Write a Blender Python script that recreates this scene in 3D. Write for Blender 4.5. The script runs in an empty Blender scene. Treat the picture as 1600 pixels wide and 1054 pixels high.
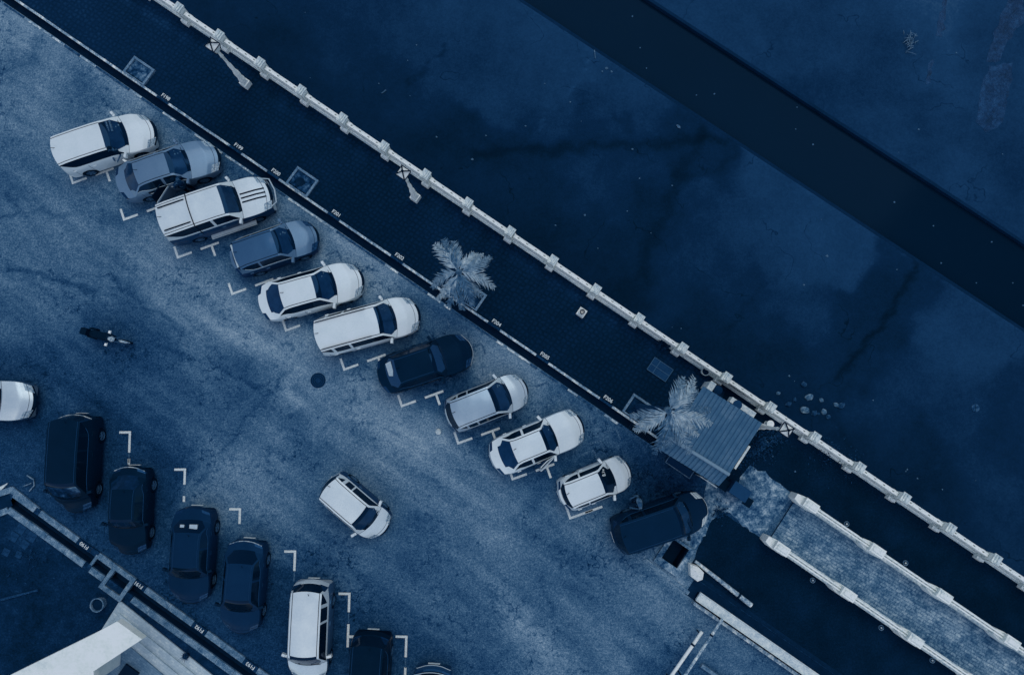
import bpy, bmesh, math, random
import numpy as np
from mathutils import Vector, Matrix, noise
random.seed(7)
S = bpy.context.scene
C = S.collection
R = math.radians
# ---------------------------------------------------------------- camera
F = 1067.0; H = 30.5; TILT = math.atan(83 / F)
cd = bpy.data.cameras.new('camera'); cam = bpy.data.objects.new('camera', cd); C.objects.link(cam)
cam.location = (0, 0, H); cam.rotation_euler = (TILT, 0, 0)
cd.sensor_width = 36; cd.lens = 36 * F / 1600; cd.clip_end = 500; cd.clip_start = .5
S.camera = cam
# ---------------------------------------------------------------- overcast daylight
w = bpy.data.worlds.new('World'); S.world = w; w.use_nodes = True
nt = w.node_tree; bg = nt.nodes['Background']
sky = nt.nodes.new('ShaderNodeTexSky'); sky.sky_type = 'NISHITA'; sky.sun_disc = False
sky.sun_elevation = R(62); sky.sun_rotation = R(200)
nt.links.new(sky.outputs[0], bg.inputs[0]); bg.inputs[1].default_value = 0.125
sl = bpy.data.lights.new('sun', 'SUN'); sl.energy = 1.1; sl.angle = R(45); sl.color = (1, .97, .93)
so = bpy.data.objects.new('sun', sl); C.objects.link(so); so.rotation_euler = (R(28), 0, R(160))
S.view_settings.view_transform = 'Standard'; S.view_settings.look = 'None'
S.view_settings.exposure = 0; S.view_settings.gamma = 1

# ---------------------------------------------------------------- helpers: coordinates
def P(px, py, z=0.0):
    x = (px - 800) / F; y = (527 - py) / F
    dy = y * math.cos(TILT) + math.sin(TILT); dz = y * math.sin(TILT) - math.cos(TILT)
    s = (H - z) / (-dz)
    return Vector((x * s, dy * s, z))
def proj(x, y, z=0.0):
    zz = z - H
    yc = y * math.cos(TILT) + zz * math.sin(TILT); dc = y * math.sin(TILT) - zz * math.cos(TILT)
    return 800 + F * x / dc, 527 - F * yc / dc
O_ = P(22, 0); UA = R(-34.38)
UX = Vector((math.cos(UA), math.sin(UA), 0)); VX = Vector((-math.sin(UA), math.cos(UA), 0))
def W(u, v, z=0.0):
    return O_ + UX * u + VX * v + Vector((0, 0, z))
def UV(px, py, z=0.0):
    q = P(px, py, z) - O_
    return q.dot(UX), q.dot(VX)

# ---------------------------------------------------------------- helpers: materials
def lin(c):
    c /= 255.0
    return c / 12.92 if c < .04045 else ((c + .055) / 1.055) ** 2.4
EL = (.56, .635, .83)
STOPS = [(0, (1, 15, 31)), (.12, (3, 24, 47)), (.25, (7, 34, 66)), (.4, (19, 53, 92)), (.55, (48, 82, 118)),
         (.7, (88, 117, 149)), (.85, (132, 155, 180)), (.96, (174, 190, 206)), (1, (181, 197, 214))]
def alb(rgb):
    return tuple(min(.86, lin(rgb[i]) / EL[i]) for i in range(3)) + (1,)
def duo(t):
    t = max(0, min(1, t))
    for (a, ca), (b, cb) in zip(STOPS, STOPS[1:]):
        if t <= b:
            k = (t - a) / (b - a)
            return alb(tuple(ca[i] + (cb[i] - ca[i]) * k for i in range(3)))
_mats = {}
def mat(name, tone, rough=.75, spec=.12, metal=0.0, nz=((30, .03),), attr=None, coat=0.0, bump=0.0, extra=None):
    """duotone surface; nz = list of (scale, amplitude[, detail]) noises in object metres"""
    if name in _mats: return _mats[name]
    m = bpy.data.materials.new(name); m.use_nodes = True; _mats[name] = m
    n = m.node_tree.nodes; l = m.node_tree.links; b = n['Principled BSDF']
    tc = n.new('ShaderNodeTexCoord')
    cur = None
    if attr:
        a = n.new('ShaderNodeAttribute'); a.attribute_name = attr; cur = a.outputs['Fac']
    else:
        v = n.new('ShaderNodeValue'); v.outputs[0].default_value = tone; cur = v.outputs[0]
    for it in nz:
        sc, am = it[0], it[1]; det = it[2] if len(it) > 2 else 3
        t = n.new('ShaderNodeTexNoise'); t.inputs['Scale'].default_value = sc; t.inputs['Detail'].default_value = det
        t.inputs['Roughness'].default_value = .62
        l.new(tc.outputs['Object'], t.inputs['Vector'])
        mr = n.new('ShaderNodeMapRange'); mr.inputs[1].default_value = .28; mr.inputs[2].default_value = .72
        mr.inputs[3].default_value = -am; mr.inputs[4].default_value = am
        l.new(t.outputs['Fac'], mr.inputs[0])
        ad = n.new('ShaderNodeMath'); ad.operation = 'ADD'; l.new(cur, ad.inputs[0]); l.new(mr.outputs[0], ad.inputs[1])
        cur = ad.outputs[0]
        last = t
    if extra: cur = extra(n, l, tc, cur)
    cr = n.new('ShaderNodeValToRGB'); e = cr.color_ramp.elements
    while len(e) < len(STOPS): e.new(.5)
    for i, (p, c) in enumerate(STOPS):
        e[i].position = p; e[i].color = alb(c)
    l.new(cur, cr.inputs[0]); l.new(cr.outputs[0], b.inputs['Base Color'])
    b.inputs['Roughness'].default_value = rough; b.inputs['Specular IOR Level'].default_value = spec
    b.inputs['Specular Tint'].default_value = (.10, .4, 1, 1) if tone < .6 else (.5, .75, 1, 1)
    b.inputs['Metallic'].default_value = metal; b.inputs['Coat Weight'].default_value = coat
    b.inputs['Coat Roughness'].default_value = .08; b.inputs['Coat Tint'].default_value = (.6, .75, 1, 1)
    if bump and nz:
        bp = n.new('ShaderNodeBump'); bp.inputs['Strength'].default_value = bump; bp.inputs['Distance'].default_value = .02
        l.new(last.outputs['Fac'], bp.inputs['Height']); l.new(bp.outputs[0], b.inputs['Normal'])
    return m

# ---------------------------------------------------------------- helpers: meshes and objects
def link(o, parent=None):
    C.objects.link(o)
    if parent: o.parent = parent
    return o
def thing(name, label, cat, loc, rz=0.0, group=None):
    o = bpy.data.objects.new(name, None); o.empty_display_size = .2; link(o)
    o.location = loc; o.rotation_euler = (0, 0, rz); o['label'] = label; o['category'] = cat
    if group: o['group'] = group
    return o
def tag(o, label, cat, group=None, kind=None):
    if label: o['label'] = label
    if cat: o['category'] = cat
    if group: o['group'] = group
    if kind: o['kind'] = kind
    return o
def struct(o, kind='structure'):
    o['kind'] = kind; return o
class MB:
    def __init__(s): s.v = []; s.f = []; s.m = []
    def add(s, vs, fs, mi=0):
        o = len(s.v); s.v += [tuple(p) for p in vs]; s.f += [tuple(i + o for i in f) for f in fs]; s.m += [mi] * len(fs)
        return s
    def box(s, x0, x1, y0, y1, z0, z1, mi=0, M=None, taper=0):
        t = taper
        vs = [Vector(p) for p in ((x0, y0, z0), (x1, y0, z0), (x1, y1, z0), (x0, y1, z0),
              (x0 + t, y0 + t, z1), (x1 - t, y0 + t, z1), (x1 - t, y1 - t, z1), (x0 + t, y1 - t, z1))]
        if M: vs = [M @ p for p in vs]
        return s.add(vs, [(3, 2, 1, 0), (4, 5, 6, 7), (0, 1, 5, 4), (1, 2, 6, 5), (2, 3, 7, 6), (3, 0, 4, 7)], mi)
    def lathe(s, prof, n=16, mi=0, M=None, cap=True):
        """prof = [(r,z)...] bottom to top round z"""
        vs = []; k = len(prof)
        for r, z in prof:
            for i in range(n):
                a = 2 * math.pi * i / n; p = Vector((r * math.cos(a), r * math.sin(a), z))
                vs.append(M @ p if M else p)
        fs = [(j * n + i, j * n + (i + 1) % n, (j + 1) * n + (i + 1) % n, (j + 1) * n + i) for j in range(k - 1) for i in range(n)]
        if cap: fs += [tuple(range(n - 1, -1, -1)), tuple((k - 1) * n + i for i in range(n))]
        return s.add(vs, fs, mi)
    def tube(s, pts, r, n=6, mi=0, flat=1.0):
        pts = [Vector(p) for p in pts]; rr = r if isinstance(r, (list, tuple)) else [r] * len(pts)
        vs = []
        for i, p in enumerate(pts):
            d = (pts[min(i + 1, len(pts) - 1)] - pts[max(i - 1, 0)]).normalized()
            a = d.cross(Vector((0, 0, 1)))
            if a.length < .05: a = d.cross(Vector((1, 0, 0)))
            a.normalize(); b = d.cross(a)
            for k in range(n):
                t = 2 * math.pi * k / n
                vs.append(p + a * math.cos(t) * rr[i] + b * math.sin(t) * rr[i] * flat)
        m = len(pts)
        fs = [(j * n + i, j * n + (i + 1) % n, (j + 1) * n + (i + 1) % n, (j + 1) * n + i) for j in range(m - 1) for i in range(n)]
        fs += [tuple(range(n - 1, -1, -1)), tuple((m - 1) * n + i for i in range(n))]
        return s.add(vs, fs, mi)
    def prism(s, poly, z0, z1, mi=0):
        n = len(poly)
        vs = [(p[0], p[1], z0) for p in poly] + [(p[0], p[1], z1) for p in poly]
        fs = [tuple(range(n - 1, -1, -1)), tuple(range(n, 2 * n))] + [(i, (i + 1) % n, n + (i + 1) % n, n + i) for i in range(n)]
        return s.add(vs, fs, mi)
    def build(s, name, mats, parent=None, ang=38, loc=None, rz=None):
        me = bpy.data.meshes.new(name); me.from_pydata(s.v, [], s.f)
        if not isinstance(mats, (list, tuple)): mats = [mats]
        for m in mats: me.materials.append(m)
        me.polygons.foreach_set('material_index', s.m)
        bm = bmesh.new(); bm.from_mesh(me)
        bmesh.ops.recalc_face_normals(bm, faces=bm.faces)
        if ang:
            for f in bm.faces: f.smooth = True
            for e in bm.edges:
                e.smooth = not (len(e.link_faces) != 2 or e.calc_face_angle(3.2) > R(ang))
        bm.to_mesh(me); bm.free()
        o = bpy.data.objects.new(name, me); link(o, parent)
        if loc is not None: o.location = loc
        if rz is not None: o.rotation_euler = (0, 0, rz)
        return o
def copy_tree(o, parent=None):
    c = o.copy(); C.objects.link(c); c.parent = parent
    for ch in list(o.children): copy_tree(ch, c)
    return c

# ---------------------------------------------------------------- shader extras
def cracks(amount, scale, width=.02, detail=2, loc=(0, 0, 0)):
    def ex(n, l, tc, cur):
        t = n.new('ShaderNodeTexNoise'); t.inputs['Scale'].default_value = scale; t.inputs['Detail'].default_value = detail
        mp = n.new('ShaderNodeMapping'); mp.inputs['Location'].default_value = loc
        l.new(tc.outputs['Object'], mp.inputs[0]); l.new(mp.outputs[0], t.inputs['Vector'])
        a = n.new('ShaderNodeMath'); a.operation = 'SUBTRACT'; a.inputs[1].default_value = .5; l.new(t.outputs['Fac'], a.inputs[0])
        b = n.new('ShaderNodeMath'); b.operation = 'ABSOLUTE'; l.new(a.outputs[0], b.inputs[0])
        mr = n.new('ShaderNodeMapRange'); mr.inputs[1].default_value = 0; mr.inputs[2].default_value = width
        mr.inputs[3].default_value = -amount; mr.inputs[4].default_value = 0; l.new(b.outputs[0], mr.inputs[0])
        # broken up by a second noise
        t2 = n.new('ShaderNodeTexNoise'); t2.inputs['Scale'].default_value = .35; t2.inputs['Detail'].default_value = 3
        l.new(tc.outputs['Object'], t2.inputs['Vector'])
        m2 = n.new('ShaderNodeMapRange'); m2.inputs[1].default_value = .5; m2.inputs[2].default_value = .6; l.new(t2.outputs['Fac'], m2.inputs[0])
        mu = n.new('ShaderNodeMath'); mu.operation = 'MULTIPLY'; l.new(mr.outputs[0], mu.inputs[0]); l.new(m2.outputs[0], mu.inputs[1])
        ad = n.new('ShaderNodeMath'); ad.operation = 'ADD'; l.new(cur, ad.inputs[0]); l.new(mu.outputs[0], ad.inputs[1])
        return ad.outputs[0]
    return ex
def lot_extra(n, l, tc, cur):
    cur = cracks(.22, .55, .006, 4)(n, l, tc, cur)
    # ragged dark speckle where the binder has worn
    for sc, lo, am, ms in ((3.2, .54, -.13, .35), (7.5, .58, -.12, .6)):
        t = n.new('ShaderNodeTexNoise'); t.inputs['Scale'].default_value = sc; t.inputs['Detail'].default_value = 8; t.inputs['Roughness'].default_value = .7; l.new(tc.outputs['Object'], t.inputs['Vector'])
        m1 = n.new('ShaderNodeMapRange'); m1.inputs[1].default_value = lo; m1.inputs[2].default_value = lo + .05; m1.inputs[3].default_value = 0; m1.inputs[4].default_value = am; l.new(t.outputs['Fac'], m1.inputs[0])
        t2 = n.new('ShaderNodeTexNoise'); t2.inputs['Scale'].default_value = ms; t2.inputs['Detail'].default_value = 3; l.new(tc.outputs['Object'], t2.inputs['Vector'])
        m2 = n.new('ShaderNodeMapRange'); m2.inputs[1].default_value = .42; m2.inputs[2].default_value = .62; l.new(t2.outputs['Fac'], m2.inputs[0])
        mu = n.new('ShaderNodeMath'); mu.operation = 'MULTIPLY'; l.new(m1.outputs[0], mu.inputs[0]); l.new(m2.outputs[0], mu.inputs[1])
        ad = n.new('ShaderNodeMath'); ad.operation = 'ADD'; l.new(cur, ad.inputs[0]); l.new(mu.outputs[0], ad.inputs[1]); cur = ad.outputs[0]
    # scattered dark oil spots
    v = n.new('ShaderNodeTexVoronoi'); v.inputs['Scale'].default_value = 1.3; l.new(tc.outputs['Object'], v.inputs['Vector'])
    mr = n.new('ShaderNodeMapRange'); mr.inputs[1].default_value = .03; mr.inputs[2].default_value = .12
    mr.inputs[3].default_value = -.16; mr.inputs[4].default_value = 0; l.new(v.outputs['Distance'], mr.inputs[0])
    t = n.new('ShaderNodeTexNoise'); t.inputs['Scale'].default_value = .8; l.new(tc.outputs['Object'], t.inputs['Vector'])
    m2 = n.new('ShaderNodeMapRange'); m2.inputs[1].default_value = .5; m2.inputs[2].default_value = .58; l.new(t.outputs['Fac'], m2.inputs[0])
    mu = n.new('ShaderNodeMath'); mu.operation = 'MULTIPLY'; l.new(mr.outputs[0], mu.inputs[0]); l.new(m2.outputs[0], mu.inputs[1])
    ad = n.new('ShaderNodeMath'); ad.operation = 'ADD'; l.new(cur, ad.inputs[0]); l.new(mu.outputs[0], ad.inputs[1])
    return ad.outputs[0]
def paver_extra(scale, joint, amp, rot=0, stretch=(1, 1, 1)):
    def ex(n, l, tc, cur):
        mp = n.new('ShaderNodeMapping'); mp.inputs['Rotation'].default_value = (0, 0, rot); mp.inputs['Scale'].default_value = stretch
        l.new(tc.outputs['Object'], mp.inputs[0])
        b = n.new('ShaderNodeTexBrick'); b.inputs['Scale'].default_value = scale; b.inputs['Mortar Size'].default_value = joint
        b.inputs['Color1'].default_value = (.2, .2, .2, 1); b.inputs['Color2'].default_value = (.8, .8, .8, 1); b.inputs['Mortar'].default_value = (0, 0, 0, 1)
        b.inputs['Mortar Smooth'].default_value = .3
        l.new(mp.outputs[0], b.inputs['Vector'])
        mr = n.new('ShaderNodeMapRange'); mr.inputs[3].default_value = -amp; mr.inputs[4].default_value = amp * .5
        l.new(b.outputs['Color'], mr.inputs[0])
        ad = n.new('ShaderNodeMath'); ad.operation = 'ADD'; l.new(cur, ad.inputs[0]); l.new(mr.outputs[0], ad.inputs[1])
        return ad.outputs[0]
    return ex
def hex_extra(n, l, tc, cur):
    mp = n.new('ShaderNodeMapping'); mp.inputs['Rotation'].default_value = (0, 0, -UA); mp.inputs['Scale'].default_value = (1, 1.15, 1)
    l.new(tc.outputs['Object'], mp.inputs[0])
    v = n.new('ShaderNodeTexVoronoi'); v.feature = 'DISTANCE_TO_EDGE'; v.inputs['Scale'].default_value = 4.4; v.inputs['Randomness'].default_value = .4
    l.new(mp.outputs[0], v.inputs['Vector'])
    mr = n.new('ShaderNodeMapRange'); mr.inputs[1].default_value = .0; mr.inputs[2].default_value = .35; mr.inputs[3].default_value = -.05; mr.inputs[4].default_value = .04
    l.new(v.outputs['Distance'], mr.inputs[0])
    ad = n.new('ShaderNodeMath'); ad.operation = 'ADD'; l.new(cur, ad.inputs[0]); l.new(mr.outputs[0], ad.inputs[1])
    return ad.outputs[0]

def streaks(n, l, tc, cur):
    cur = lot_extra(n, l, tc, cur)
    for rot, sc, am, st in ((-UA, .7, .045, (.16, 1, 1)), (R(48), .9, .015, (.22, 1, 1))):     # tyre tracks and sweeping marks along the lanes
        mp = n.new('ShaderNodeMapping'); mp.inputs['Rotation'].default_value = (0, 0, rot)
        m2 = n.new('ShaderNodeMapping'); m2.inputs['Scale'].default_value = st
        t = n.new('ShaderNodeTexNoise'); t.inputs['Scale'].default_value = sc * 2; t.inputs['Detail'].default_value = 5
        l.new(tc.outputs['Object'], mp.inputs[0]); l.new(mp.outputs[0], m2.inputs[0]); l.new(m2.outputs[0], t.inputs['Vector'])
        mr = n.new('ShaderNodeMapRange'); mr.inputs[1].default_value = .3; mr.inputs[2].default_value = .7; mr.inputs[3].default_value = -am; mr.inputs[4].default_value = am
        l.new(t.outputs['Fac'], mr.inputs[0]); ad = n.new('ShaderNodeMath'); ad.operation = 'ADD'; l.new(cur, ad.inputs[0]); l.new(mr.outputs[0], ad.inputs[1]); cur = ad.outputs[0]
    ad = n.new('ShaderNodeMath'); ad.operation = 'ADD'; l.new(cur, ad.inputs[0]); ad.inputs[1].default_value = .055
    return ad.outputs[0]
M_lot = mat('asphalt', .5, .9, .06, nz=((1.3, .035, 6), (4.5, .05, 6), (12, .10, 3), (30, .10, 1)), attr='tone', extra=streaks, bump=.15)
M_bed = mat('river_bed_concrete', .3, .8, .06, nz=((.35, .045, 5), (3, .02, 5), (11, .035, 4)), attr='tone', extra=cracks(.14, .25, .004, 4, (3, 1, 0)))
M_hex = mat('hex_pavers', .16, .85, .05, nz=((.5, .03, 4), (9, .04)), attr='tone', extra=hex_extra)
M_soil = mat('dark_soil', .12, .95, .03, nz=((.7, .06, 6), (12, .05)), bump=.4)
M_garden = mat('garden_soil', .22, .95, .03, nz=((.45, .12, 6), (3, .06, 5), (12, .06, 3)), bump=.4)
M_patch = mat('worn_concrete', .58, .9, .06, nz=((1.0, .14, 8), (3.2, .26, 9), (14, .14, 4)), bump=.3)
M_deck = mat('deck_setts', .68, .85, .06, nz=((.5, .10, 6), (2.5, .12, 6), (14, .12, 3)), extra=paver_extra(1.9, .035, .13, -UA, (.9, 1, 1)))
M_water = mat('channel_water', .08, .1, .04, nz=((.2, .01),))
M_drain = mat('drain_concrete', .2, .8, .05, nz=((3, .05, 5),))
M_kerb = mat('kerb_paint', .78, .85, .08, nz=((3, .26, 7), (14, .18, 4)))
M_kerbdark = mat('kerb_concrete', .26, .9, .06, nz=((5, .12, 6), (28, .1, 3)))
M_kerbgrey = mat('kerb_grey', .62, .9, .06, nz=((4, .14, 6), (24, .14, 3)))
M_white = mat('white_masonry', 1.0, .7, .1, nz=((2.5, .10, 5), (11, .12, 5)))
M_white2 = mat('weathered_masonry', .90, .75, .1, nz=((2, .09, 6), (12, .08, 4)))
M_line = mat('line_paint', .92, .85, .06, nz=((18, .09, 4), (70, .1, 2)))
M_fade = mat('worn_line_paint', .5, .9, .06, nz=((20, .2, 4), (60, .15, 2)))
M_black = mat('black_rubber', .03, .7, .15, nz=((20, .02),))
M_dark = mat('dark_metal', .08, .5, .2, nz=((20, .02),))
M_glass = mat('tinted_glass', .03, .08, .35, nz=((2, .01),))
M_glassmid = mat('windscreen_glass', .27, .1, .3, nz=((3, .05, 3),))
M_rim = mat('alloy_rim', .52, .35, .4, nz=((9, .05),))
M_lamp = mat('lamp_lens', .9, .15, .5, nz=((25, .15),))
M_lampw = mat('clear_lens', .78, .15, .5, nz=((14, .2),)); M_lampd = mat('dim_lens', .34, .15, .4, nz=((14, .15),))
M_tail = mat('tail_lamp', .22, .15, .5, nz=((25, .06),))
M_chrome = mat('bright_trim', .85, .3, .5, nz=((9, .03),))
M_leaf = mat('palm_leaf', .66, .6, .15, nz=((6, .14),))
M_leafd = mat('palm_leaf_dark', .56, .6, .15, nz=((6, .14),))
M_bark = mat('palm_bark', .35, .9, .05, nz=((14, .12),))
M_rock = mat('rock', .4, .9, .05, nz=((6, .18),))
M_roof = mat('roof_sheet', .55, .55, .12, nz=((1.5, .05, 4), (18, .025)))
M_skin = mat('skin', .5, .6, .1, nz=((30, .03),))
M_hair = mat('hair', .04, .6, .1, nz=((40, .03),))

# ---------------------------------------------------------------- ground tone from scattered control points
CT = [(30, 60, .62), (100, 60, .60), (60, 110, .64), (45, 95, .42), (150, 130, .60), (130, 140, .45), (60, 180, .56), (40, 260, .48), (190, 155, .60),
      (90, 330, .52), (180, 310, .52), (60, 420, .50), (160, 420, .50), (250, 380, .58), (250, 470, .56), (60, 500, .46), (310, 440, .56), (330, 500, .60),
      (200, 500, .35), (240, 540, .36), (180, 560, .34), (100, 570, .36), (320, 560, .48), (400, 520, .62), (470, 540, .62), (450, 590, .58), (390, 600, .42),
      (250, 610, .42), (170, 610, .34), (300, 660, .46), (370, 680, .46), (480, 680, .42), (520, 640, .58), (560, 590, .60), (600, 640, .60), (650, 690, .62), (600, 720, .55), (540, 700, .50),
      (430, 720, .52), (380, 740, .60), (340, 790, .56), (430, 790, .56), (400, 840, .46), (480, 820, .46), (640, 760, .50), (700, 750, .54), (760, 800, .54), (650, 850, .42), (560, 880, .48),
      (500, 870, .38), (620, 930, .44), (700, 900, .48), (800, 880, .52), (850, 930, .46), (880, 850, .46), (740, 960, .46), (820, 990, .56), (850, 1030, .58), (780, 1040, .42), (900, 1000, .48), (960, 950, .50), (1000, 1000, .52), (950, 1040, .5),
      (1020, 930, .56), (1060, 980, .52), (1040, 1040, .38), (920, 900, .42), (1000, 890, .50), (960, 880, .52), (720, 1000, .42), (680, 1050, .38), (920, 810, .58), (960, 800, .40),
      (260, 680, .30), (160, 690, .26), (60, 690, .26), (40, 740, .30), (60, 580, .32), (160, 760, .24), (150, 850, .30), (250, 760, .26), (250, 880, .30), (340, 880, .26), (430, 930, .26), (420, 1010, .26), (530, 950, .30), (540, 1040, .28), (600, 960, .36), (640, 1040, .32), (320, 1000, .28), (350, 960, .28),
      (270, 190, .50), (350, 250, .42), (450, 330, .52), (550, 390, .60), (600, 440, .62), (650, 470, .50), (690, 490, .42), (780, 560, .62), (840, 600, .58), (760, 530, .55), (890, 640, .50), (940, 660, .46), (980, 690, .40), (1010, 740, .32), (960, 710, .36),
      (250, 300, .40), (330, 350, .38), (420, 420, .38), (500, 480, .36), (560, 540, .40), (680, 600, .36), (760, 650, .38), (850, 720, .36), (1000, 780, .22), (1040, 760, .26), (880, 610, .42)]  # bay points: shade around the parked cars painted into the asphalt tone
def np_proj(u, v, z):
    x = O_.x + UX.x * u + VX.x * v; y = O_.y + UX.y * u + VX.y * v; zz = z - H
    yc = y * math.cos(TILT) + zz * math.sin(TILT); dc = y * math.sin(TILT) - zz * math.cos(TILT)
    return 800 + F * x / dc, 527 - F * yc / dc
def wob(px, py, s_, a_, k=0.0):
    """cheap smooth value noise for ragged stain edges"""
    q = 0
    for i, (fx, fy, ph) in enumerate(((1.0, .37, 0), (-.61, 1.1, 2), (.9, -1.3, 4), (1.9, 1.1, 1), (-2.3, .7, 3), (1.1, 3.1, 5), (4.1, -2.2, 2.2), (-3.3, -4.4, .7))):
        q = q + np.sin(px / s_ * fx + py / s_ * fy + ph + k) / (1 + .45 * i)
    return q * a_
def field(px, py, pts, s2, c2, lines, wa, lk=1.0):
    wx = px + wob(px, py, 22., wa, .3); wy = py + wob(py, px, 19., wa, 1.7)
    a = 0; b = 0
    for x, y, t in pts:
        d = (wx - x) ** 2 + (wy - y) ** 2
        k = np.exp(-d / s2) + 1e-7 + 1.0 / (1 + d / c2) ** 3
        a = a + k * t; b = b + k
    out = a / b
    wx = px + wob(px, py, 9., wa * .35, .9); wy = py + wob(py, px, 8., wa * .35, 2.7)
    for ln, wd, am in lines:
        best = 1e9
        for (x0, y0), (x1, y1) in zip(ln, ln[1:]):
            L2 = (x1 - x0) ** 2 + (y1 - y0) ** 2; k = np.clip(((wx - x0) * (x1 - x0) + (wy - y0) * (y1 - y0)) / L2, 0, 1)
            best = np.minimum(best, (wx - x0 - k * (x1 - x0)) ** 2 + (wy - y0 - k * (y1 - y0)) ** 2)
        out = out + am * lk * np.exp(-best / (2 * wd * wd))
    return out
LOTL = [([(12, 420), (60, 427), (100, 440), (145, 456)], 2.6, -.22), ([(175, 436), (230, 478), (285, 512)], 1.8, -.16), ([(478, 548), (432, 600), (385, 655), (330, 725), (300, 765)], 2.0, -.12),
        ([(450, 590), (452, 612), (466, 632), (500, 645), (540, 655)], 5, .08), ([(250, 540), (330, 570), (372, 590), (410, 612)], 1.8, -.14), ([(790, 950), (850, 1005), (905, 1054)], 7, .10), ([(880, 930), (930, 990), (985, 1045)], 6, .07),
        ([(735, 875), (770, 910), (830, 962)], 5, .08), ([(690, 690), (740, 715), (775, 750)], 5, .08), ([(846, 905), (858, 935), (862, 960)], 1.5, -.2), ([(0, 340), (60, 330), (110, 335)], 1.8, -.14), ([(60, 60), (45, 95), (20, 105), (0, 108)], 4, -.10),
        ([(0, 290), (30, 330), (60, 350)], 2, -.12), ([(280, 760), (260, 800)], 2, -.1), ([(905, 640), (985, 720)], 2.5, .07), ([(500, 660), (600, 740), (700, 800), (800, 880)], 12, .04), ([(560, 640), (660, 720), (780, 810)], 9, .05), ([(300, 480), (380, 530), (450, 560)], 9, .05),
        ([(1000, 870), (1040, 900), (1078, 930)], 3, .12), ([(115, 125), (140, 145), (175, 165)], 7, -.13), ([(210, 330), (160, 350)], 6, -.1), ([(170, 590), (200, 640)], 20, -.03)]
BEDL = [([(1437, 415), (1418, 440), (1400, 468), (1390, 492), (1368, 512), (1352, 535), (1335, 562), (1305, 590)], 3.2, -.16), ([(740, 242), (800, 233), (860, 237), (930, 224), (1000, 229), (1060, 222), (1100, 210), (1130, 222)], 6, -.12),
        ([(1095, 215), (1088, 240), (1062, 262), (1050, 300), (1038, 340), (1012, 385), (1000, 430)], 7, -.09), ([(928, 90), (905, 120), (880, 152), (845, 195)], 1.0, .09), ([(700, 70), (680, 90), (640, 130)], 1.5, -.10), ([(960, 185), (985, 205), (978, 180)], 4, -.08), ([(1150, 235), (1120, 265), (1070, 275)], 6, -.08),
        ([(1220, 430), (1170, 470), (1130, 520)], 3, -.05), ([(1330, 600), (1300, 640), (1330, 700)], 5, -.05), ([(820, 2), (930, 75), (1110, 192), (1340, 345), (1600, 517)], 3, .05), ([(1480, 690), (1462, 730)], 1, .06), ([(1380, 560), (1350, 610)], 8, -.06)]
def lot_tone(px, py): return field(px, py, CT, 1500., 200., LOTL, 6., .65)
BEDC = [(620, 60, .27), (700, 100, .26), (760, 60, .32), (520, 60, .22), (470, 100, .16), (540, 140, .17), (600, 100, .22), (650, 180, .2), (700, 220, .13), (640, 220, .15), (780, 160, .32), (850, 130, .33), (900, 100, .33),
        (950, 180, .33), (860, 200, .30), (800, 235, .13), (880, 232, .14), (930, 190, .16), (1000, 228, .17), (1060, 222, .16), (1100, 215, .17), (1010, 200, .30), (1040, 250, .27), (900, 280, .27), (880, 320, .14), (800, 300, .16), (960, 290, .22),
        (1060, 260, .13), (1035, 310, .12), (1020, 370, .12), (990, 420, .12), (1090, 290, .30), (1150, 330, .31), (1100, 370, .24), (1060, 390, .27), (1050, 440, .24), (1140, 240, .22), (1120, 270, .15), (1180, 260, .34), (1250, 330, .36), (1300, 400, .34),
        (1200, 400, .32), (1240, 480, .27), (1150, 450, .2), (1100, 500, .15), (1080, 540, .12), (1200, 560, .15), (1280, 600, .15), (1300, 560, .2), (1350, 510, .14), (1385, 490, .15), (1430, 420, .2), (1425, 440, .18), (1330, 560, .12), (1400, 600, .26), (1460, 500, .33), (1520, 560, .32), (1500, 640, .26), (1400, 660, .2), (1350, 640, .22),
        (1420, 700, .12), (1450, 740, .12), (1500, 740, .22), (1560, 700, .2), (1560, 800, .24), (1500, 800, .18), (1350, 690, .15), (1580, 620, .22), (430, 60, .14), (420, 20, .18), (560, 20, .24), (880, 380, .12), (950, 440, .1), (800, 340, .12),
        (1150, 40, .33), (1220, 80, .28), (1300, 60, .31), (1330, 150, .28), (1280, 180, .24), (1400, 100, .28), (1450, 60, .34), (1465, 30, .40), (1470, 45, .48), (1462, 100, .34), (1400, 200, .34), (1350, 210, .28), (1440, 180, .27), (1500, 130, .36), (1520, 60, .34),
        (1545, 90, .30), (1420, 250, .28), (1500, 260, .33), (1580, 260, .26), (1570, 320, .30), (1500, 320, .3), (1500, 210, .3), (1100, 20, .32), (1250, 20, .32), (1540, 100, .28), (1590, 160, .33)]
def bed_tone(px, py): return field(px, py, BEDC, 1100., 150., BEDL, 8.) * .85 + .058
def spread(a, b, step, far, extra=()):
    xs = [a - far]; x = a
    while x < b: xs.append(x); x += step
    xs += [b, b + far] + list(extra)
    return sorted(set(round(x, 3) for x in xs))
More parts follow.
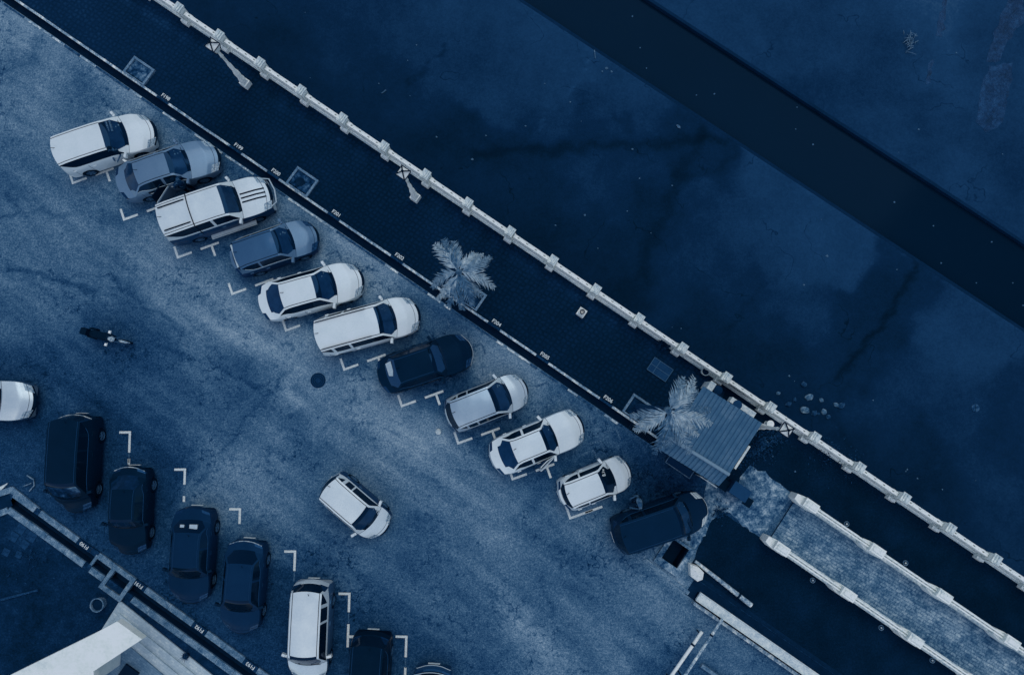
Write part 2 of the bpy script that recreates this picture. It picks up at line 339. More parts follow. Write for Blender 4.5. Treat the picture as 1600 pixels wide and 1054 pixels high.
def grid(name, us, vs, z, m, tonef, skip=None, parent=None):
    nu, nv = len(us), len(vs); U, V_ = np.meshgrid(np.array(us), np.array(vs), indexing='ij')
    X = O_.x + UX.x * U + VX.x * V_; Y = O_.y + UX.y * U + VX.y * V_
    co = np.stack([X, Y, np.full_like(X, z)], -1).reshape(-1, 3)
    tn = tonef(*np_proj(U, V_, z)).reshape(-1) if tonef else np.full(nu * nv, .5)
    fs = [(i * nv + j, (i + 1) * nv + j, (i + 1) * nv + j + 1, i * nv + j + 1) for i in range(nu - 1) for j in range(nv - 1)
          if not (skip and skip((us[i] + us[i + 1]) / 2, (vs[j] + vs[j + 1]) / 2))]
    me = bpy.data.meshes.new(name); me.from_pydata(co.tolist(), [], fs); me.materials.append(m)
    at = me.attributes.new('tone', 'FLOAT', 'POINT'); at.data.foreach_set('value', tn.astype(np.float32))
    o = bpy.data.objects.new(name, me); link(o, parent); return o
D2A, D2B = -18.49, -18.09       # drain beside the lower row of cars
D2U = 13.9
pit1 = [UV(*p) for p in ((1052, 843), (1076, 858), (1056, 886), (1033, 870))]      # open sump in the lot's corner
pit2 = [UV(*p) for p in ((181, 890), (204, 905), (188, 929), (167, 912))]
def bb(pts): return min(p[0] for p in pts), max(p[0] for p in pts), min(p[1] for p in pts), max(p[1] for p in pts)
p1 = bb(pit1); p2 = bb(pit2)
def inb(b, u, v): return b[0] < u < b[1] and b[2] < v < b[3]
def skip_ground(u, v):
    return (-.35 < v < 0 and u < 36) or (D2A < v < D2B and u > D2U) or inb(p1, u, v) or inb(p2, u, v)
us = spread(-3, 56, .12, 60, (36, D2U, p1[0], p1[1], p2[0], p2[1]))
vs = spread(-30, 4.0, .12, 0, (-.35, 0, D2A, D2B, p1[2], p1[3], p2[2], p2[3], -90))
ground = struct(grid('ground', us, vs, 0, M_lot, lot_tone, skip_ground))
def hex_tone(px, py):
    edge = np.exp(-((py - (py * 0 + 52 + (px - 333) * .669) - 34) / 9.) ** 2 / 2)      # damp moss strip at the foot of the balustrade
    return .145 + .09 * np.exp(-((px - 130) ** 2 + (py - 30) ** 2) / 30000) + wob(px, py, 40., .012) + edge * (.05 + wob(px, py, 6., .03))
struct(grid('walkway', spread(-3, 41, .2, 0, (-60,)), spread(.11, 3.5, .15, 0, (3.66,)), .005, M_hex, hex_tone))
# drains
def trough(name, u0, u1, v0, v1, dz):
    b = MB(); L_ = u1 - u0
    b.box(0, L_, v0 - .12, v1 + .12, -dz - .1, -dz)
    b.box(0, L_, v0 - .12, v0, -dz, -.003); b.box(0, L_, v1, v1 + .12, -dz, -.003)
    return struct(b.build(name, M_drain, None, loc=W(u0, 0), rz=UA))
trough('drain_channel', -60, 36, -.35, 0, .35)
trough('drain_channel', D2U, 90, D2A, D2B, .4)
for nm, b_ in (('pit_lining', p1), ('pit_lining', p2)):
    b = MB(); a0, a1, c0, c1 = b_
    b.box(0, a1 - a0, c0, c1, -1.1, -1.0)
    for q in ((-.1, 0, c0 - .1, c1 + .1), (a1 - a0, a1 - a0 + .1, c0 - .1, c1 + .1), (0, a1 - a0, c0 - .1, c0), (0, a1 - a0, c1, c1 + .1)):
        b.box(*q, -1.0, -.004)
    struct(b.build(nm, M_drain, None, loc=W(a0, 0), rz=UA))
# sheets traced from the plan of the place, laid on the ground
def sheet(name, pts, z, m, jag=0.0, step=.25, px=True):
    q = [P(*p) for p in pts] if px else pts
    out = []
    for i, a in enumerate(q):
        b = q[(i + 1) % len(q)]; k = max(1, int((b - a).length / step)) if jag else 1
        for j in range(k):
            p = a.lerp(b, j / k)
            if jag and j: p += Vector((random.gauss(0, jag), random.gauss(0, jag), 0))
            out.append((p.x, p.y, z))
    me = bpy.data.meshes.new(name); bm = bmesh.new()
    f = bm.faces.new([bm.verts.new(p) for p in out]); f.normal_update()
    if f.normal.z < 0: f.normal_flip()
    bmesh.ops.triangulate(bm, faces=bm.faces); bm.to_mesh(me); bm.free(); me.materials.append(m)
    o = bpy.data.objects.new(name, me); link(o); return o
# dark planted ground left and right of the raised path, and the worn concrete before it
struct(sheet('soil', [(1112, 808), (1130, 800), (1155, 818), (1192, 842), (1520, 1066), (1720, 1205), (1560, 1300), (1330, 1110), (1200, 1010), (1090, 905), (1080, 880)], .006, M_soil, .02))
c = W(39.3, .2); e2 = W(39.3, 3.66)
struct(sheet('soil', [W(39.6, .3), W(41.9, .8), W(42.2, 1.25), W(80, 1.25), W(80, 3.66), W(37.2, 3.66), W(37.4, 2.6)], .010, M_soil, .02, px=False))
struct(sheet('concrete_apron', [(1108, 742), (1124, 757), (1150, 770), (1156, 745), (1172, 726), (1200, 742), (1240, 772), (1190, 838), (1160, 822), (1140, 800), (1126, 801), (1112, 812), (1104, 830), (1086, 858), (1081, 862), (1078, 855), (1056, 840), (1066, 833), (1085, 828), (1102, 800), (1100, 770)], .014, M_patch, .035, .18))
struct(sheet('garden', [W(-60, D2A - .28), W(D2U - .3, D2A - .28), W(100, D2A - .28), W(100, -60), W(-60, -60)], .006, M_garden, 0, px=False))

# kerbs: every painted length is one kerb mesh; black gaps carry the bay numbers
def text(body, size, m, parent, loc, rz, name='bay_number', ext=.0):
    cu = bpy.data.curves.new(name, 'FONT'); cu.body = body; cu.size = size; cu.extrude = .001; cu.offset = size * .018
    cu.align_x = 'CENTER'; cu.align_y = 'CENTER'
    t = bpy.data.objects.new(name, cu); C.objects.link(t)
    dg = bpy.context.evaluated_depsgraph_get(); me = bpy.data.meshes.new_from_object(t.evaluated_get(dg))
    bpy.data.objects.remove(t); me.materials.clear(); me.materials.append(m)
    o = bpy.data.objects.new(name, me); link(o, parent); o.location = loc; o.rotation_euler = (0, 0, rz); return o
def kerb(u0, u1, v0, v1, h, m, gaps=(), name='kerb', rag=0.0):
    """gaps: [(ua,ub)] left in dark concrete; returns (structure object)"""
    b = MB(); x = u0; seg = []
    for a, c_ in sorted(gaps) + [(u1, u1)]:
        if a > x: seg.append((x, a, 0))
        if c_ > a: seg.append((a, c_, 1))
        x = c_
    for a, c_, k in seg:
        n = max(1, int((c_ - a) / .9)); st = (c_ - a) / n
        for i in range(n):
            j = random.uniform(-1, 1) * rag
            b.box(a + i * st - u0, a + (i + 1) * st - u0 - .012, v0 + j * .5, v1 + j, -.02, h + random.uniform(-.006, .006), k)
    return struct(b.build(name, [m, M_kerbdark], None, loc=W(u0, 0), rz=UA))
nums = [('F198', 259, 152), ('F199', 373, 229), ('F200', 432, 268), ('F201', 526, 333), ('F202', 624, 401), ('F204', 776, 504), ('F205', 853, 553), ('F206', 951, 622)]
gp = [(UV(px, py)[0] - .33, UV(px, py)[0] + .33) for _, px, py in nums]
kk = kerb(-60, 36.2, .0, .10, .06, M_kerb, gp, rag=.008)
for t_, px, py in nums:
    u_, v_ = UV(px, py)
    text(t_, .23, M_line, kk, (u_ + 60, .24, .012), 0)
k2 = MB()
x = -6.0
while x < 35.5:             # chipped white paint on the car side of the drain
    L_ = random.choice((.35, .5, .7, .9))
    k2.box(x, x + L_, -.45 - random.random() * .03, -.375, -.01, .03, 0 if random.random() < .5 else 1); x += L_ + random.choice((0.01, .01, .2))
k2o = struct(k2.build('kerb', [M_kerb, mat('kerb_worn', .42, .9, .06, nz=((5, .14, 6), (22, .14, 3)))], None, loc=W(0, 0), rz=UA))
num2 = [('F190', 132, 853), ('F191', 217, 914), ('F192', 312, 982), ('F193', 391, 1040)]
gp2 = [(UV(px, py)[0] - .36, UV(px, py)[0] + .36) for _, px, py in num2] + [(UV(61, 797)[0] - .12, UV(61, 797)[0] + .12), (UV(146, 862)[0] - .1, UV(154, 868)[0])]
bx = bb([UV(*p) for p in ((182, 880), (215, 903), (189, 939), (157, 914))])
gp2.append((bx[0], bx[1]))
gp2 = sorted(gp2); mg = []
for g_ in gp2:
    if mg and g_[0] < mg[-1][1]: mg[-1] = (mg[-1][0], max(mg[-1][1], g_[1]))
    else: mg.append(g_)
k3 = kerb(D2U, 60, D2B, D2B + .26, .08, M_kerbgrey, mg, rag=.012)
for t_, px, py in num2:
    u_, v_ = UV(px, py)
    text(t_, .22, M_line, k3, (u_ - D2U, D2B + .13, .090), math.pi)
kerb(D2U + .2, 60, D2A - .27, D2A, .08, M_kerbgrey, [(UV(130, 885)[0], UV(141, 890)[0]), (UV(160, 908)[0], UV(206, 937)[0])], rag=.02)
# the lower drain bends west at the frame's left edge
b = MB()
ka = P(20, 764); kb = P(-60, 790); kc = P(14, 796); kd = P(-60, 826)
def strip(b, a, c_, wd, z0, z1, mi):
    d = (c_ - a).normalized(); n = Vector((-d.y, d.x, 0)) * wd / 2
    q = [a - n, c_ - n, c_ + n, a + n]
    b.prism([(p.x, p.y) for p in q], z0, z1, mi)
strip(b, ka, kb, .26, 0, .08, 0); strip(b, kc, kd, .26, 0, .08, 0); strip(b, (ka + kc) / 2, (kb + kd) / 2, .55, 0, .009, 1)
strip(b, P(18, 763), P(61, 797), .26, 0, .079, 0)
struct(b.build('kerb', [M_kerbgrey, M_drain]))
# square sump with a concrete rim across the lower drain
sp = thing('drain_sump', 'square concrete drain sump with open dark pit across the lower gutter', 'drain sump', W((bx[0] + bx[1]) / 2, (bx[2] + bx[3]) / 2), UA)
hw_, hv_ = (bx[1] - bx[0]) / 2, (bx[3] - bx[2]) / 2; iw, iv = (p2[1] - p2[0]) / 2, (p2[3] - p2[2]) / 2
b = MB(); b.box(-hw_, hw_, iv, hv_, -.1, .13); b.box(-hw_, hw_, -hv_, -iv, -.1, .13); b.box(-hw_, -iw, -iv, iv, -.1, .13); b.box(iw, hw_, -iv, iv, -.1, .13)
b.build('rim', M_kerbgrey, sp)
b = MB(); b.box(-iw, iw, -iv, iv, -.9, -.8); b.build('pit_floor', M_drain, sp)
b = MB(); b.box(-.32, .32, -.06, .06, 0, .1); o = b.build('drain_crossing', M_kerbgrey, None, loc=W(UV(148, 875)[0], (D2A + D2B) / 2, -.02), rz=UA + R(90)); struct(o)
# open sump in the corner
sp = thing('drain_sump', 'open rectangular sump with crumbling concrete rim beside dark minivan', 'drain sump', W((p1[0] + p1[1]) / 2, (p1[2] + p1[3]) / 2), UA)
iw, iv = (p1[1] - p1[0]) / 2, (p1[3] - p1[2]) / 2; r_ = .22
b = MB(); b.box(-iw - r_, iw + r_, iv, iv + .12, -.1, .1); b.box(-iw - r_, iw + r_, -iv - r_ - .1, -iv, -.1, .1); b.box(-iw - r_, -iw, -iv, iv, -.1, .1); b.box(iw, iw + r_, -iv, iv, -.1, .1)
b.build('rim', M_patch, sp)
b = MB(); b.box(-iw, iw, -iv, iv, -.9, -.8); b.build('pit_floor', M_drain, sp)

# painted bay marks
def bar(b, o, d, n, a0, a1, c0, c1, mi=0):
    p = [o + d * a0 + n * c0, o + d * a1 + n * c0, o + d * a1 + n * c1, o + d * a0 + n * c1]
    b.add([(q.x, q.y, .006) for q in p], [(0, 1, 2, 3)], mi)
b = MB()
crn = [(114, 286), (194, 343), (278, 402), (363, 459), (447, 516), (538, 577), (628, 634), (716, 692), (801, 748), (891, 809)]
for i, (px, py) in enumerate(crn):
    o = P(px, py); d = (P(px + 94, py - 34) - o).normalized(); n = Vector((-d.y, d.x, 0)); t = .05
    bar(b, o, d, n, -t, t, -t, .52 if i < 9 else 1.6)                     # arm across the back of the bay
    bar(b, o, d, n, t, .66, -t, t)
    if i not in (2, 4): bar(b, o, d, n, .7, 1.05, -t * .6, t * .6, 1)
    if i == 9: bar(b, o, d, n, .66, 1.5, -t, t, 0)
    elif i in (0, 1, 2, 3, 5, 6, 7, 8): bar(b, o, d, n, 1.08, 1.95, -t, t); bar(b, o, d, n, 1.55, 1.65, -.52, -t)
for px, py in ((750 - 5, 540), (848, 600), (866, 618), (955, 672), (920, 706), (860, 648), (930, 690), (520, 395), (690, 500)):      # worn marks near the drain
    o = P(px, py); d = (P(px + 94, py - 34) - o).normalized(); n = Vector((-d.y, d.x, 0))
    bar(b, o, d, n, -.35, .25, -.05, .05, 1); bar(b, o, d, n, .2, .28, -.5, -.05, 1)
for i, (px, py, dn) in enumerate([(203, 675, 31), (289, 733, 23), (375, 795, 22), (461, 861, 29), (546, 927, 27), (635, 994, 30)]):
    o = P(px, py); d = (P(px - 3, py + 90) - o).normalized(); n = Vector((d.y, -d.x, 0)); t = .05      # n points west
    bar(b, o, d, n, -t, t, -t, .47); bar(b, o, d, n, t, dn / 35, -t, t)
    bar(b, o, d, n, dn / 35 + .05, dn / 35 + .45, -t * .5, t * .5, 1)
    if i in (0, 1): bar(b, o, d, n, 1.15, 1.4, -t, t)
    if i in (4, 5): bar(b, o, d, n, 1.28, 2.25, -t, t)
    if i == 4: bar(b, o, d, n, 1.75, 1.86, -.3, -t)
struct(b.build('parking_markings', [M_line, M_fade], ang=0))
# ---------------------------------------------------------------- river: bed, low-flow channel, walls
ZB = -2.5
ch0 = UV(820, 0, ZB)[1]; ch1 = (UV(1600, 515, ZB)[1]); cf = UV(1300, 187, ZB)[1]
cw0 = (ch0 + ch1) / 2
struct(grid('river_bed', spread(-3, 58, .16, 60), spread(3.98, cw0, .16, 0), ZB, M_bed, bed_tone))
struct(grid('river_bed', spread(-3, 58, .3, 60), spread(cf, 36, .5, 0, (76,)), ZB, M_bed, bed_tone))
b = MB(); b.box(-60, 120, 3.66, 3.98, ZB - .2, .02); b.build('retaining_wall', M_white2, None, loc=W(0, 0), rz=UA)['kind'] = 'structure'
b = MB(); b.box(-60, 120, cw0 - .15, cw0, ZB - 1.3, ZB + .006); b.box(-60, 120, cf, cf + .15, ZB - .9, ZB + .006); b.box(-60, 120, cw0, cf, ZB - 1.4, ZB - 1.2)
struct(b.build('channel_wall', mat('channel_wall', .22, .8, .05, nz=((1, .05, 5), (10, .03))), None, loc=W(0, 0), rz=UA))
b = MB(); b.add([(-60, cw0, 0), (120, cw0, 0), (120, cf, 0), (-60, cf, 0)], [(0, 1, 2, 3)])
struct(b.build('river_water', M_water, None, loc=W(0, 0, ZB - .22), rz=UA))
# film of water glinting on the far bed
M_film = mat('water_film', .27, .3, .3, nz=((2.2, .14, 5), (9, .08, 4)), bump=.5)
def film(pts):
    q = [P(x, y, ZB) for x, y in pts]
    o = sheet('shallow_water', q, ZB + .005, M_film, .05, .22, px=False); o.location = (0, 0, 0); return struct(o)
film([(1480, 0), (1478, 30), (1472, 58), (1462, 56), (1468, 20), (1474, 0)])
film([(1457, 92), (1454, 130), (1446, 132), (1450, 100)])
film([(1600, 0), (1575, 0), (1562, 30), (1556, 45), (1545, 80), (1541, 97), (1556, 98), (1570, 76), (1584, 50), (1600, 36)])
film([(1545, 103), (1582, 98), (1580, 130), (1567, 190), (1540, 208), (1524, 190), (1532, 140)])

# ---------------------------------------------------------------- balustrade on the river wall
u0 = 7.34 - 2.258 * 2; N = 25
bal = thing('balustrade', 'white masonry balustrade of square posts and pierced panels along the river wall', 'balustrade', W(u0, 3.82), UA)
PU = 2.258; first = {}
cnt = 0
def part(key, mk, x):
    if key not in first:
        o = mk(); first[key] = o
    else:
        o = first[key].copy(); C.objects.link(o); o.parent = bal
        for chd in list(first[key].children):
            c2 = chd.copy(); C.objects.link(c2); c2.parent = o
    o.location = (x, 0, 0); return o
def mk_post():
    b = MB(); b.box(-.19, .19, -.30, .22, 0, .26, taper=.015); b.box(-.15, .15, -.18, .16, .26, 1.02); b.box(-.11, .11, -.205, -.2, .4, .9)
    b.box(-.17, .17, -.19, .18, 1.02, 1.07)
    o = b.build('post', M_white, bal)
    b = MB(); b.box(-.185, .185, -.21, .2, 1.07, 1.12); b.box(-.12, .12, -.18, .17, 1.12, 1.18, taper=.01); b.box(-.05, .05, -.16, .15, 1.18, 1.24, taper=.015)
    b.build('cap', M_white2, o); return o
def mk_top():
    b = MB(); a, c_ = .21, PU - .21
    b.box(a, c_, -.085, -.028, .74, .83); b.box(a, c_, .024, .075, .74, .83); b.box(a, c_, -.065, .06, .70, .735)
    n = 4; st = (c_ - a) / n; x = a
    for i in range(n): b.box(x + .0, a + (i + .5) * st - .05, -.028, .024, .74, .82); x = a + (i + .5) * st + .05
    b.box(x, c_, -.028, .024, .74, .82)
    return b.build('top_rail', M_white, bal)
def mk_base():
    b = MB(); b.box(.2, PU - .2, -.10, .09, 0, .10)
    return b.build('base_rail', M_white, bal)
def mk_bal():
    b = MB(); a, c_ = .19, PU - .19
    b.box(a, c_, -.06, .06, .1, .60); b.box(a, c_, -.08, .075, .60, .635)
    n = 4; st = (c_ - a) / n
    for i in range(n): b.box(a + i * st + .06, a + (i + 1) * st - .06, -.072, -.06, .2, .52)      # raised panels on the walk side
    n = 10; st = (c_ - a) / n
    for i in range(n): b.lathe([(.045, .635), (.03, .655), (.05, .68), (.045, .70)], 8, M=Matrix.Translation((a + (i + .5) * st, 0, 0)))
    return b.build('wall_panel', M_white, bal)
for i in range(N):
    part('p', mk_post, i * PU)
    if i < N - 1:
        part('t', mk_top, i * PU); part('b', mk_base, i * PU); part('q', mk_bal, i * PU)

# ---------------------------------------------------------------- raised path with parapets
uL = UV(1197, 842)[0]; vL = -1.07; vR = 1.17
struct(grid('path_deck', spread(uL + .1, uL + 15, .5, 0, (uL + 40,)), spread(vL + .3, vR - .02, .4, 0), .10, M_deck, None))
b = MB(); b.box(0, 40, vL + .32, vR, 0, .094); struct(b.build('path_base', M_kerbdark, None, loc=W(uL + .1, 0), rz=UA))
def parapet(label, v0, ups, side):
    t = thing('parapet', label, 'parapet wall', W(ups[0], v0), UA)
    for i, u_ in enumerate(ups):
        x = u_ - ups[0]
        b = MB(); b.prism([(x - .62, -.13), (x - .3, -.22), (x + .3, -.22), (x + .55, -.13), (x + .55, .13), (x + .3, .2), (x - .3, .2), (x - .62, .13)], 0, .72); b.box(x - .30, x + .30, -.17, .17, .72, .98); b.box(x - .33, x + .33, -.2, .2, .98, 1.05, taper=.01); b.box(x - .26, x + .26, -.13, .13, 1.05, 1.11, taper=.04)
        b.build('pillar', M_white, t)
        if i + 1 < len(ups):
            x1 = ups[i + 1] - ups[0]
            b = MB(); b.box(x + .56, x1 - .63, -.15, .15, 0, .42); b.build('low_wall', M_white2, t)
            b = MB(); b.box(x + .30, x1 - .30, -.09, -.03, .80, .88); b.box(x + .30, x1 - .30, .02, .08, .80, .88)
            n = 11; st = (x1 - x - .6) / n
            for k in range(n): b.box(x + .30 + st * (k + .32), x + .30 + st * (k + .68), -.06, .055, .42, .80)
            b.build('top_rail', M_white, t)
    return t
pr = 3.32
parapet('white parapet on the car park side of the raised sett path', vL + .15, [uL + .35 + pr * i for i in range(8)], -1)
parapet('white parapet on the river side of the raised sett path', vR + .13, [UV(1246, 786)[0] + .1 + pr * i for i in range(8)], 1)
for px, py in ((1323, 818), (1415, 879), (1270, 906), (1377, 980), (1457, 1031)):
    b = MB(); b.lathe([(.12, 0), (.12, .05), (.05, .06)], 14)
    where = {1323: 'left of the first river side parapet pillar', 1415: 'touching the second river side pillar', 1270: 'under the car park side parapet, nearest its start', 1377: 'under the middle of the car park side parapet', 1457: 'by the third car park side pillar'}[px]
    t = thing('ground_light', 'small round white ground light ' + where, 'light', P(px, py, .05) - Vector((0, 0, .05)), 0, 'round ground lights beside the raised path')
    b = MB(); n = 18
    b.lathe([(.08, 0), (.115, 0), (.115, .06), (.09, .06), (.08, .03)], n, cap=False); b.build('ring', M_kerbgrey, t)
    b = MB(); b.lathe([(.08, 0), (.08, .02), (.03, .05)], 12); b.build('lens', M_dark, t)
    b = MB(); b.lathe([(.04, .045), (.04, .07)], 8); b.build('hub', M_white2, t)

# ---------------------------------------------------------------- square tree boxes along the drain
def treebox(label, pts, fill):
    q = bb([UV(*p) for p in pts]); cu_, cv_ = (q[0] + q[1]) / 2, (q[2] + q[3]) / 2; a, c_ = (q[1] - q[0]) / 2, (q[3] - q[2]) / 2
    t = thing('planter_box', label, 'planter', W(cu_, cv_), UA, 'square planting boxes along the drain')
    b = MB(); e = .1
    b.box(-a, a, c_ - e, c_, 0, .12); b.box(-a, -a + e, -c_, c_ - e, 0, .12); b.box(a - e, a, -c_, c_ - e, 0, .12); b.box(-a + e, a - e, -c_, -c_ + e * .6, 0, .119)
    b.build('frame', M_kerbgrey, t)
    b = MB(); n = 10; vs_ = []
    for i in range(n + 1):
        for j in range(n + 1):
            vs_.append(((-a + e) + (2 * (a - e)) * i / n, (-c_ + e) + 2 * (c_ - e) * j / n, .04 + .03 * random.random()))
    b.add(vs_, [(i * (n + 1) + j, (i + 1) * (n + 1) + j, (i + 1) * (n + 1) + j + 1, i * (n + 1) + j + 1) for i in range(n) for j in range(n)])
    b.build('earth', fill, t); return t
M_fill = mat('pale_gravel', .42, .95, .05, nz=((5, .3, 5), (25, .1)), bump=.5)
treebox('square planter filled with pale gravel, farthest up the drain', [(212, 89), (242, 110), (226, 135), (195, 114)], M_fill)
t = treebox('square planter with a dark hole in its gravel beside F200', [(466, 261), (499, 283), (480, 309), (450, 286)], mat('gravel_dark', .3, .95, .05, nz=((5, .3, 5), (25, .1)), bump=.5))
b = MB(); b.lathe([(.2, .03), (.2, .085), (.15, .085), (.13, .07), (.02, .07)], 18); b.build('tree_stump', M_dark, t, loc=(-.08, -.05, 0))
treebox('square planter at the foot of the upper palm tree', [(730, 440), (761, 462), (742, 485), (712, 463)], M_garden)
treebox('square planter at the foot of the palm beside the hut', [(990, 614), (1022, 636), (1004, 664), (974, 643)], M_garden)

# ---------------------------------------------------------------- ornamental lamp posts
def lamp_post(label, px, py, h=3.75, lean=(0, 0), head=True):
    t = thing('street_lamp', label, 'lamp post', P(px, py), UA, 'white ornamental lamp posts on the river walk')
    b = MB(); b.box(-.18, .18, -.18, .18, 0, .34); b.box(-.14, .14, -.14, .14, .34, .5, taper=.02); b.build('base', M_white, t)
    if not head:
        b = MB(); b.lathe([(.11, .5), (.11, .62), (.085, .62), (.08, .52)], 14, cap=False); b.build('broken_stump', M_dark, t); return t
    b = MB(); b.lathe([(.15, .5), (.15, .7), (.11, .8), (.13, 1.1), (.12, 1.3), (.08, 1.5), (.085, 2.0), (.06, 2.1), (.055, 2.7), (.08, 2.75), (.06, 2.85), (.055, h - .6), (.09, h - .5)], 14); b.build('pole', M_white, t)
    z0, z1, zt = h - .5, h - .1, h + .12
    lan = MB()
    for sx in (-1, 1):
        for sy in (-1, 1):
            lan.tube([(sx * .13, sy * .13, z0), (sx * .215, sy * .215, z1)], .016, 4)
    for k in range(4):
        a = (k * 90 + 45); p = [Vector((math.cos(R(a + s_)) * .31, math.sin(R(a + s_)) * .31, z1)) for s_ in (0, 90)]
        lan.tube(p, .024, 4)
        lan.tube([p[0] * 1.02, Vector((0, 0, zt + .015))], .028, 4)
    lo = lan.build('lantern_frame', M_dark, t)
    g = MB()
    for k in range(4):
        a = k * 90 + 45; p = [Vector((math.cos(R(a + s_)) * .30, math.sin(R(a + s_)) * .30, z1)) for s_ in (0, 90)]
        q = [Vector((math.cos(R(a + s_)) * .17, math.sin(R(a + s_)) * .17, z0)) for s_ in (0, 90)]
        g.add([p[0], p[1], (0, 0, zt)], [(0, 1, 2)]); g.add([q[0], q[1], p[1], p[0]], [(0, 1, 2, 3)])
    g.build('lantern_glass', M_white, lo)
    b = MB(); b.lathe([(.05, zt), (.06, zt + .05), (.01, zt + .14)], 8); b.build('finial', M_dark, lo)
    return t
lamp_post('white lamp post with square lantern, farthest up the river walk', 386, 133)
lamp_post('white lamp post with square lantern above the stretch between planters', 650, 310)
lamp_post('white lamp post with square lantern beside the tin roofed hut', 1177, 664)
lamp_post('white square lamp base with its post missing on the river walk', 908, 489, head=False)

# ---------------------------------------------------------------- palms
def palm(label, base, crown, hz, tips, seed, ml):
    rnd = random.Random(seed); b0 = P(*base); c0 = P(*crown, hz)
    t = thing('palm_tree', label, 'palm', b0)
    top = c0 - b0
    pts = [Vector((top.x * (k ** 1.4), top.y * (k ** 1.4), hz * k)) for k in [i / 10 for i in range(11)]]
    b = MB(); b.tube(pts, [.17 - .07 * k / 10 + (.012 if k % 2 else 0) for k in range(11)], 10); b.build('trunk', M_bark, t)
    b = MB(); b.lathe([(.08, hz - .35), (.16, hz - .1), (.12, hz + .1), (.03, hz + .35)], 8, M=Matrix.Translation((top.x, top.y, 0))); b.build('crownshaft', M_leafd, t)
    for i, (tx, ty) in enumerate(tips):
        droop = rnd.uniform(.5, .95); tip = P(tx, ty, hz - droop) - b0; L_ = (tip - top).length
        side = Vector((-(tip - top).y, (tip - top).x, 0)).normalized() * rnd.uniform(-.22, .22)
        fr = MB(); n = 23; mid = top.lerp(tip, .45) + Vector((0, 0, .35 * L_ + .1)) + side
        def bez(k): return top * (1 - k) ** 2 + mid * 2 * k * (1 - k) + tip * k * k
        fr.tube([bez(k / 12) for k in range(13)], [.03 * (1 - .08 * k) for k in range(13)], 5)
        for k in range(3, n + 1):
            f = k / n; p = bez(f); d = (bez(min(1, f + .03)) - bez(f - .03)).normalized()
            s_ = d.cross(Vector((0, 0, 1))).normalized(); up = s_.cross(d)
            ll = (.60 * math.sin(math.pi * min(1, f * .74 + .16)) ** .8 + .06) * min(1.0, L_ / 1.6) * rnd.uniform(.75, 1.2)
            ll *= .8
            for sg in (-1, 1):
                for rep in ((0, 1) if rnd.random() < .35 else (0,)):
                    dirv = (s_ * sg * rnd.uniform(.55, .95) * (1 - .45 * f) + d * rnd.uniform(.75, 1.1) - up * rnd.uniform(.0, .35)).normalized()
                    p0 = p + d * rnd.uniform(-.012, .012); m_ = p0 + dirv * ll * .5; e = p0 + dirv * ll + Vector((0, 0, -.25 * ll * rnd.random()))
                    wv = d.cross(dirv).normalized().cross(dirv) * .024 + Vector((0, 0, .004))
                    fr.add([p0 - wv * .6, m_ - wv, e, m_ + wv, p0 + wv * .6], [(0, 1, 3, 4), (1, 2, 3)])
        fr.build('frond', ml[(i * 5 + i // 3) % len(ml)], t, ang=0)
    return t
M_leafp = mat('palm_leaf_pale', .76, .6, .15, nz=((6, .12),)); 
palm('bushy pale palm tree standing beside the drain between F202 and F204', (736, 464), (717, 425), 5.4,
     [(680, 382), (694, 374), (708, 378), (676, 448), (684, 466), (722, 482), (738, 476), (765, 402), (771, 448), (754, 398), (700, 478), (752, 462)], 3, (M_leafp, M_leaf, M_leafd))
palm('spreading palm tree leaning over the corner of the tin roofed hut', (997, 636), (1044, 641), 6.0,
     [(986, 650), (993, 672), (1024, 708), (1044, 702), (1079, 706), (1090, 680), (1111, 662), (1110, 640), (1090, 612), (1068, 590), (1084, 590), (1062, 694)], 5, (M_leaf, M_leafd, M_leafp))

# ---------------------------------------------------------------- guard hut
hut = thing('guard_hut', 'small hut with blue grey ribbed sheet roof beside the palm tree', 'hut', W(*UV(1100, 668, 2.6)), UA)
def hl(px, py, z):
    q = P(px, py, z) - hut.location; return Vector((q.dot(UX), q.dot(VX), z))
def ribbed(b, A, B, Cc, D, n, amp=.014):
    """A-B is one eave, D-C the other; ribs run A->D"""
    k = n * 4; vs_ = []; b_seams.append((A, B, Cc, D, n)); nrm = (B - A).cross(D - A).normalized()
    if nrm.z < 0: nrm = -nrm
    prof = (0, 1, 1, 0)
    for i in range(k + 1):
        f = i / k; h = amp * prof[i % 4]
        vs_ += [A.lerp(B, f) + nrm * h, D.lerp(Cc, f) + nrm * h]
    m_ = len(vs_)
    fs_ = [(2 * i, 2 * i + 2, 2 * i + 3, 2 * i + 1) for i in range(k)]
    vs2 = [v - nrm * .02 for v in vs_]
    fs2 = [(a + m_, d + m_, c_ + m_, b_ + m_) for a, b_, c_, d in fs_]
    fs3 = [(0, 1, 1 + m_, m_), (2 * k, 2 * k + m_, 2 * k + 1 + m_, 2 * k + 1)]
    b.add(list(vs_) + list(vs2), fs_ + fs2 + fs3)
b_seams = []
A_, B_, C_, D_ = hl(1099, 603, 2.45), hl(1191, 661, 2.45), hl(1139, 741, 2.95), hl(1047, 684, 2.95)
C2_, D2_ = hl(1123, 759, 2.6), hl(1031, 702, 2.6)
b = MB(); ribbed(b, A_, B_, C_, D_, 15); rf = b.build('roof', M_roof, hut, ang=0)
b = MB(); ribbed(b, D2_, C2_, C_, D_, 15); b.build('front_roof', M_roof, hut, ang=0)
sm_ = MB()
